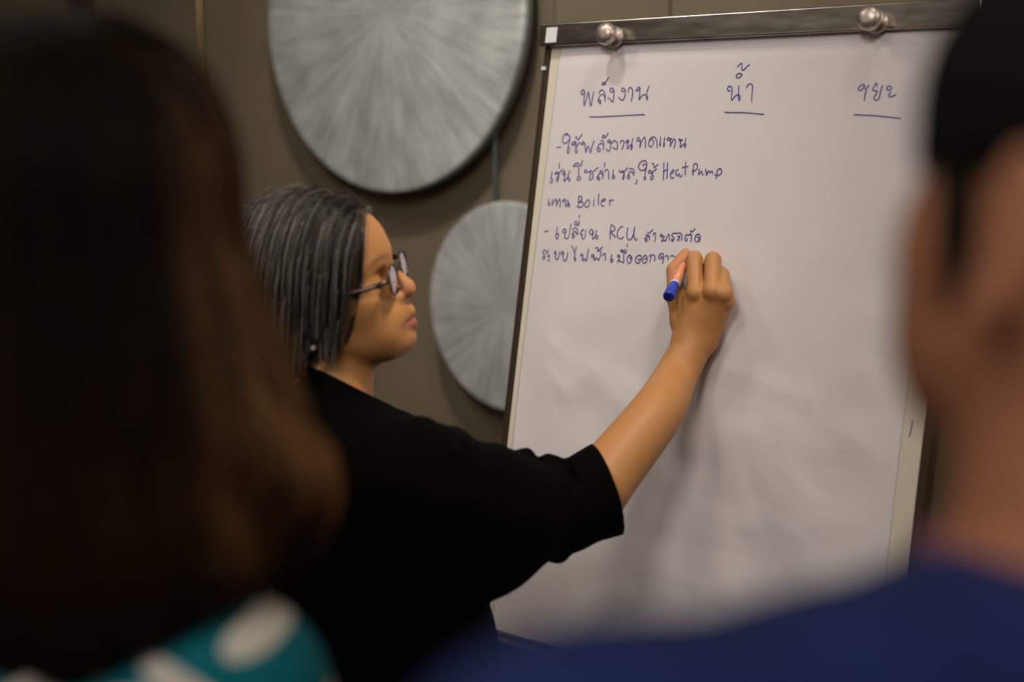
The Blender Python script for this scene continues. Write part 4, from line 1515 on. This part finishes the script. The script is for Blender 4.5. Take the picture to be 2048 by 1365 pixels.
V, Q = F.mesh(1)
blots = []
for px, py, an, a_, w_ in ((512, 1284, .28, .0215, .0105), (372, 1362, -.45, .032, .0080), (545, 1440, -.9, .018, .009), (250, 1420, .3, .03, .012), (430, 1460, -.3, .028, .011),
                           (120, 1330, -.4, .026, .011), (20, 1430, .5, .028, .011), (620, 1500, .9, .025, .011), (300, 1560, .4, .03, .012), (520, 1620, -.5, .03, .012), (100, 1580, -.3, .03, .012)):
    q = U(px, py, LD - .055) - lsh
    blots.append((q[0], q[2], an, a_, w_))
mesh_obj('top', V, Q, pattern_mat(blots), pl, origin=lsh)
F = Field(axis_steps((LO[0] - .25, LO[0] + .25, .011)), axis_steps((LO[1] - .25, LO[1] + .25, .011)), axis_steps((0.05, 1.0, .012)))
F.ell(base - ZUP * .48, (.135, .135, .11), None, 0)
for s in (-1, 1):
    hp_ = base + LAT * s * .085 - ZUP * .50
    kn = np.array([*hp_[:2], .47]); an = np.array([*hp_[:2], .10])
    F.cap(hp_, kn, .09, .065, .03); F.cap(kn, an, .065, .058, .02)
V, Q = F.mesh(1)
mesh_obj('trousers', V, Q, M['trousers'], pl)
shoes(pl, lf, LR[0], .09)

# long wavy brown hair
rng = np.random.default_rng(11)
lend = U(330, 1010, LD)


def lguide(P):
    a = sd_ell(P, lx_(CR_C), CR_R * np.array([1.04, 1.06, 1.08]), LR)
    c = sd_cap(P, lx_((-.015, 0, .02)), U(200, 1000, LD), .088, .098)
    d = sd_cap(P, U(310, 700, LD), U(478, 990, LD - .01), .050, .038)
    e = sd_cap(P, base - ZUP * .10, base - ZUP * .5, .110, .136)
    return smin(smin(smin(a, c, .03), d, .05), e, .03)


Nl = 5200
r0 = scalp_roots(Nl, lambda p: (p[:, 2] > -.01) & (p[:, 0] < .06))
roots = lx_(r0)
side = np.sign(r0[:, 1] + 1e-6)
sd = LR[1][None] * (side * np.clip(.25 + (r0[:, 0] + .05) * 8, .12, 1))[:, None] - LR[0][None] * np.clip(-r0[:, 0:1] * 9, 0, 1) * .9
off = rng.uniform(.001, .011, Nl)
endz = U(400, 1050, LD)[2] + rng.normal(0, .012, Nl) - .17 * np.clip((U(320, 900, LD)[0] - roots[:, 0]) / .04, 0, 1)
length = roots[:, 2] - endz + np.clip(r0[:, 2] - .06, 0, 1) * 1.2
P = grow(roots, lguide, off, length, 30, start_dir=sd, start_w=.9)
tp = np.linspace(0, 1, 30)
ph = rng.uniform(0, 6.28, Nl)
lockph = np.floor((np.arctan2(r0[:, 1], -r0[:, 0]) + 4) * 5)
amp = .012 * np.clip(tp - .45, 0, 1)[None] * 1.8
P[..., 0] += amp * np.sin(tp[None] * 15 + lockph[:, None] * 1.7 + ph[:, None] * .15)
P[..., 2] += amp * .4 * np.cos(tp[None] * 15 + lockph[:, None])
rad = np.full((Nl, 1), .0006) * np.clip(1.2 - tp ** 3, .3, 1)[None]
V, Q = strands_mesh(P, rad)
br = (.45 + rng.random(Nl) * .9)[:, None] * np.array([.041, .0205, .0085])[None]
edge = np.clip((P[:, -1, 0] - U(480, 1000, LD)[0]) / (U(575, 1000, LD)[0] - U(480, 1000, LD)[0]), 0, 1)[:, None, None]   # rim light down the right silhouette, painted into the strand colour
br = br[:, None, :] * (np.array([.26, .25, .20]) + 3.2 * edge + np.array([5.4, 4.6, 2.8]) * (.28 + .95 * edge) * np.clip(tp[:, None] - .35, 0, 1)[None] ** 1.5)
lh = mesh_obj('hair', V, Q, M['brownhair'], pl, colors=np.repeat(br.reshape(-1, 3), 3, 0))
xs = axis_steps((LO[0] - .2, LO[0] + .22, .007)); ys = axis_steps((LO[1] - .19, LO[1] + .19, .007)); zs = axis_steps((U(0, 1600, LD)[2], LO[2] + .18, .007))
G = np.stack(np.meshgrid(xs, ys, zs, indexing='ij'), -1)
gd = lguide(G.reshape(-1, 3)).reshape(G.shape[:3])
Lg = (G - LO) @ LR.T
d = np.maximum(gd - .002, np.maximum(Lg[..., 0] - .062, U(0, 1030, LD)[2] - .17 * np.clip((U(300, 900, LD)[0] - G[..., 0]) / .03, 0, 1) - G[..., 2]))
Fc = Field(xs, ys, zs); Fc.F = d.astype(np.float32)
V, Q = Fc.mesh(1)
mesh_obj('hair_underlayer', V, Q, M['browncap'], lh)

# ================================================================== the near listener on the right: ear, cheek and blue shoulder
RD = 0.545
RO = U(2305, 500, RD)
RYAW = math.atan2(.89, -.45)
RR = rot_head(RYAW, 0.0, math.radians(7))
rx_ = lambda p: RO + np.asarray(p, float) @ RR
rf0 = np.array([RO[0], RO[1], 0.0])
nbr = U(2130, 1550, .56)
shl, shr = U(1200, 1752, .43), None
shr = nbr * 2 - shl; shr[2] = shl[2]
mids = (shl + shr) / 2 - ZUP * .075
F = Field(axis_steps((RO[0] - .36, RO[0] - .13, .006), (RO[0] - .13, RO[0] + .13, .0035), (RO[0] + .13, RO[0] + .36, .008)), axis_steps((RO[1] - .34, RO[1] - .13, .007), (RO[1] - .13, RO[1] + .13, .0035), (RO[1] + .13, RO[1] + .34, .008)), axis_steps((0.0, 1.20, .012), (1.20, 1.45, .006), (1.45, 1.82, .0035)))
head_sdf(F, RO, RR, 1.0, detail=False)
F.cap(rx_((.004, 0, -.05)), nbr, .058, .058, .02)
F.cap(shl, shr, .045, .045, .04)
F.cap(nbr, mids, .07, .09, .05)
F.cap(mids, mids - ZUP * .42, .105, .10, .05)
for s in (-1, 1):
    hp_ = np.array([mids[0], mids[1], mids[2] - .47]) + RR[1] * s * .085
    kn = np.array([*hp_[:2], .47]); an = np.array([*hp_[:2], .07])
    F.cap(hp_, kn, .078, .052, .03); F.cap(kn, an, .052, .035, .02); F.cap(an, an + RR[0] * .12 - ZUP * .03, .03, .022, .02)
for sh in (shl, shr):
    el = sh - ZUP * .28; wr = el - ZUP * .20 + RR[0] * .12
    F.cap(sh, el, .045, .036, .02); F.cap(el, wr, .036, .026, .02); F.ell(wr - ZUP * .06 + RR[0] * .02, (.03, .03, .06), None, .02)
V, Q = F.mesh(1)
pr = mesh_obj('person', V, Q, M['skin'], origin=rf0, colors=np.repeat(np.array([[.36, .15, .075]]), len(V), 0))
tag(pr, 'person with short black hair in a navy blue shirt, cropped at the frame edge', 'person')
F = Field(axis_steps((RO[0] - .40, RO[0] + .40, .007)), axis_steps((RO[1] - .36, RO[1] + .36, .007)), axis_steps((0.70, 1.50, .007)))
F.cap(shl, shr, .068, .068, 0)
F.cap(nbr - ZUP * .045, mids, .060, .10, .05)
F.cap(shl * .55 + nbr * .45 - ZUP * .004, nbr - ZUP * .034, .057, .050, .04)
F.cap(mids, mids - ZUP * .46, .125, .125, .05)
for sh in (shl, shr):
    F.cap(sh, sh - ZUP * .27, .07, .064, .03)
NK0 = rx_((.004, 0, -.05)); NKA = nrm(NK0 - nbr)
RC = nbr + (NK0 - nbr) * .505
F.cap(nbr, NK0, .060, .060, .004, 'cut')
F.cap(RC + NKA * .055, NK0, .080, .080, .006, 'cut')
V, Q = F.mesh(1)
bs = mesh_obj('shirt', V, Q, M['bluecloth'], pr)
N1 = nrm(np.cross(NKA, RR[0])); N2 = np.cross(N1, NKA)
ringp = [RC + .0625 * (math.cos(t) * N1 + math.sin(t) * N2) for t in np.linspace(0, 2 * math.pi + .12, 61)]
v, f = tube(ringp, .007, 10, caps=False)
mesh_obj('collar', v, f, M['pink'], bs)
F = Field(axis_steps((RO[0] - .26, RO[0] + .26, .011)), axis_steps((RO[1] - .26, RO[1] + .26, .011)), axis_steps((0.05, 1.0, .012)))
F.ell(mids - ZUP * .44, (.14, .14, .11), None, 0)
for s in (-1, 1):
    hp_ = np.array([mids[0], mids[1], mids[2] - .47]) + RR[1] * s * .085
    kn = np.array([*hp_[:2], .47]); an = np.array([*hp_[:2], .10])
    F.cap(hp_, kn, .092, .066, .03); F.cap(kn, an, .066, .06, .02)
V, Q = F.mesh(1)
mesh_obj('trousers', V, Q, M['trousers'], pr)
shoes(pr, np.array([mids[0], mids[1], 0]), RR[0], .09)
# short hair
rng = np.random.default_rng(5)


def rguide(P):
    a = sd_ell(P, rx_(CR_C + [0, 0, .006]), CR_R * np.array([1.0, 1.0, 1.04]), RR)
    b = sd_ell(P, rx_((.033, 0, .056)), np.array([.060, .064, .054]), RR)
    c = sd_ell(P, rx_((.040, 0, -.018)), np.array([.050, .064, .068]), RR)
    return smin(smin(a, b, .03), c, .03)


xs = axis_steps((RO[0] - .14, RO[0] + .14, .004)); ys = axis_steps((RO[1] - .14, RO[1] + .14, .004)); zs = axis_steps((RO[2] - .07, RO[2] + .17, .004))
G = np.stack(np.meshgrid(xs, ys, zs, indexing='ij'), -1)
gd = rguide(G.reshape(-1, 3)).reshape(G.shape[:3])
Lg = (G - RO) @ RR.T
X_, Y_, Z_ = Lg[..., 0], np.abs(Lg[..., 1]), Lg[..., 2]
burn = np.maximum(np.maximum(np.abs(X_ - .036) - .011 - np.minimum(Z_, 0) * .22, -.036 - Z_), .05 - Y_)
lower = np.maximum(np.minimum(.022 + 0 * X_, .1) - Z_ - np.clip(-(X_ + .02) * 2.2, 0, .075), X_ - .078)
reg = np.minimum(lower, burn)
d = np.maximum(np.maximum(gd - .005, -(gd + .012)), reg)
Fc = Field(xs, ys, zs); Fc.F = d.astype(np.float32)
V, Q = Fc.mesh(2)
rh = mesh_obj('hair', V, Q, M['haircap'], pr)
